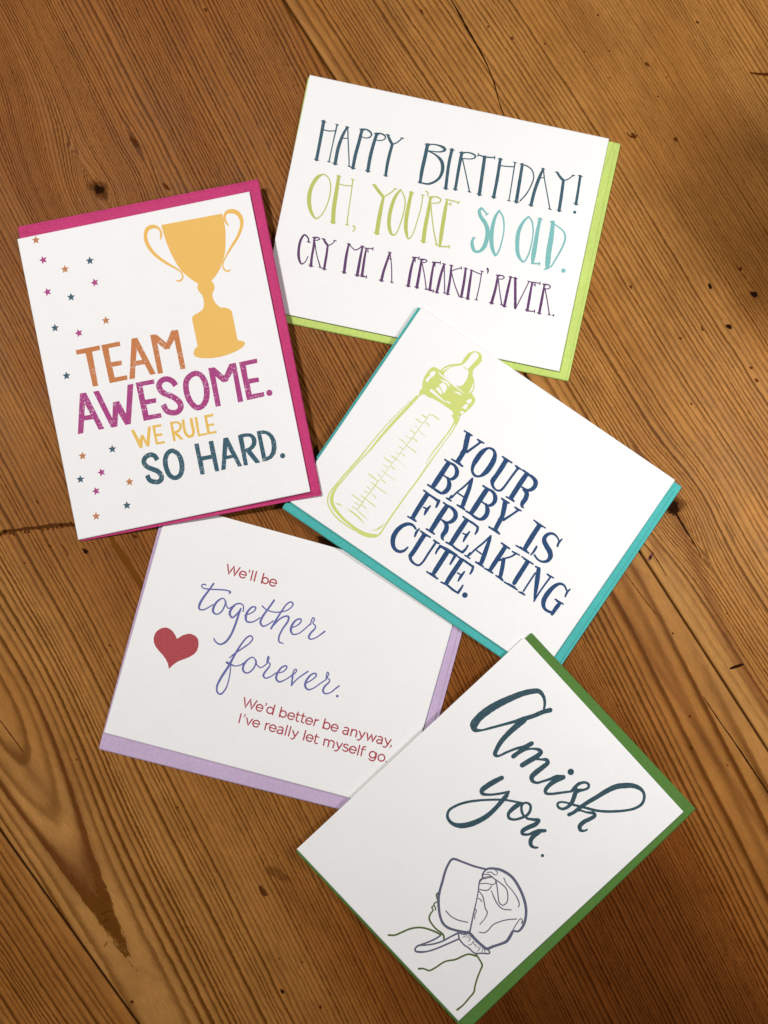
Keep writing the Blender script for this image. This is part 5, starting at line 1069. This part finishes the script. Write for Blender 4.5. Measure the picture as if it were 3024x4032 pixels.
# ------------------------------------------------------------------ marks in the boards
for (x, y, r, bend, lg, nm) in KNOTS:
    patch(nm, x, y, r * .78, r * .78 * lg, KNOT_PATCH_M if nm == 'knot_dark_patch' else FLECK_M)
patch('knot_dark_patch', 390, 746, 42, 48, SOFT_M, 0.00003)
patch('knot_dark_patch', 2645, 1985, 52, 52, SOFT_M, 0.00003)
patch('stain', 1035, 3510, 16, 26, FLECK_M, 0.00003)
patch('stain', 1090, 3440, 60, 26, mark_material('faint_brown_stain', srgb(96, 52, 20), .30), 0.000032, rot=1.0)
patch('stain', 2562, 2192, 9, 20, PURP_M, rot=1.1)
patch('dark_fleck', 2140, 1548, 8, 8, KNOT_PATCH_M)
patch('knot_dark_patch', 1305, 2150, 42, 60, KNOT_PATCH_M, .00005, rot=-.6)  # near-black patch added to darken the gap between bottle and heart cards
streak('crack', [(1763, -20, 3), (1800, 40, 5), (1835, 105, 6), (1855, 140, 6), (1900, 220, 4), (1940, 310, 3.5), (1965, 400, 3), (1990, 470, 2)], CRACK_M)
streak('crack', [(2640, 1985, 5), (2672, 2040, 6), (2702, 2090, 5), (2730, 2135, 3.5), (2765, 2200, 2)], CRACK_M)
streak('crack', [(2528, 2130, 3), (2570, 2180, 4), (2600, 2225, 3), (2625, 2270, 2)], FLECK_M, 0.00007)
streak('crack', [(2455, 2250, 2), (2500, 2310, 2.5), (2560, 2390, 2.5), (2590, 2425, 2)], FLECK_M)
streak('crack', [(2765, 2735, 2), (2820, 2820, 3), (2890, 2920, 3.5), (2950, 3010, 4), (3010, 3100, 3.5), (3060, 3180, 3)], CRACK_M)
streak('crack', [(-10, 2823, 2.5), (40, 2890, 3.5), (95, 2965, 2.5)], FLECK_M)
streak('crack', [(240, 2140, 2), (262, 2170, 3), (270, 2190, 2)], FLECK_M)
streak('filler_strip', [(425, 2095, 14), (450, 2140, 15), (500, 2215, 16), (550, 2295, 17), (590, 2350, 16)], INLAY_M)
streak('burn_mark', [(-10, 2108, 9), (20, 2093, 10), (60, 2088, 9), (100, 2082, 10), (160, 2076, 9), (215, 2068, 11), (270, 2066, 10), (320, 2070, 8)], BURN_M)
for i in range(16):
    x = i * 19 + rnd.uniform(-5, 5)
    patch('burn_mark', x, 2106 - x * .15 + rnd.uniform(-7, 7), rnd.uniform(4, 8), rnd.uniform(5, 9), FLECK_M, .00008)
patch('burn_mark', 20, 2092, 7, 7, KNOT_PATCH_M, .00007); patch('burn_mark', 240, 2067, 6, 7, KNOT_PATCH_M, .00007); patch('burn_mark', 282, 2061, 6, 7, KNOT_PATCH_M, .00007)
streak('scratch', [(2872, 2634, 4), (2890, 2627, 8), (2910, 2621, 9), (2930, 2614, 4)], KNOT_PATCH_M)
streak('scratch', [(2950, 286, 4), (2985, 291, 7), (3040, 294, 8)], FLECK_M)
streak('scratch', [(2466, 520, 3), (2480, 536, 5), (2500, 540, 6), (2508, 530, 3)], FLECK_M)
for pts in ([(390, 3600, 2), (440, 3585, 3)], [(395, 3635, 2), (430, 3618, 3)], [(410, 3730, 2), (425, 3705, 3)]):
    streak('scratch', pts, FLECK_M)
for i in range(12):                                          # tiny dents and specks scattered over the boards
    x, y = rnd.uniform(0, 3024), rnd.uniform(0, 4032)
    patch('dark_fleck', x, y, rnd.uniform(2.5, 5), rnd.uniform(4, 9), FLECK_M, .00008)

# ------------------------------------------------------------------ a made-up mug, unseen, added just past the right edge of the view;
# it is there only to throw a soft shadow on the upper right boards
mug = bpy.data.objects.new('shadow_caster_mug', None); C.objects.link(mug)
mug.location = (0.222, 0.100, 0.0)
tag(mug, 'made-up stoneware mug out of view past the right edge, added to cast a soft shadow', 'mug')
MUG_M = paper('stoneware_glaze', (0.30, 0.24, 0.19, 1), rough=0.35, mottle=0.05, bump=0.05, spec=0.5)
def lathe(name, prof, mat, parent, n=48):
    v, f = [], []
    for r, z in prof:
        for i in range(n):
            t = 2 * math.pi * i / n; v.append((r * math.cos(t), r * math.sin(t), z))
    for k in range(len(prof) - 1):
        for i in range(n):
            j = (i + 1) % n; f.append((k * n + i, k * n + j, (k + 1) * n + j, (k + 1) * n + i))
    return mesh_obj(name, v, f, mat, parent, smooth=True)
lathe('body', [(0.0005, .0005), (.026, .0005), (.0275, .002), (.0285, .006), (.0305, .03), (.032, .07), (.033, .118), (.0325, .1205),
               (.031, .1205), (.0302, .118), (.029, .07), (.0275, .03), (.025, .008), (.0005, .006)], MUG_M, mug)
hv, hf, nn, mm_ = [], [], 18, 10
for i in range(nn + 1):
    a = math.pi * (i / nn) - math.pi / 2
    cx_, cz_ = .0315 + .026 * math.cos(a), .066 + .031 * math.sin(a)
    for k in range(mm_):
        b = 2 * math.pi * k / mm_
        rr = .0042 * math.cos(b)
        hv.append((cx_ + rr * math.cos(a), .0058 * math.sin(b), cz_ + rr * math.sin(a)))
for i in range(nn):
    for k in range(mm_):
        l_ = (k + 1) % mm_
        hf.append((i * mm_ + k, i * mm_ + l_, (i + 1) * mm_ + l_, (i + 1) * mm_ + k))
mesh_obj('handle', hv, hf, MUG_M, mug, smooth=True)
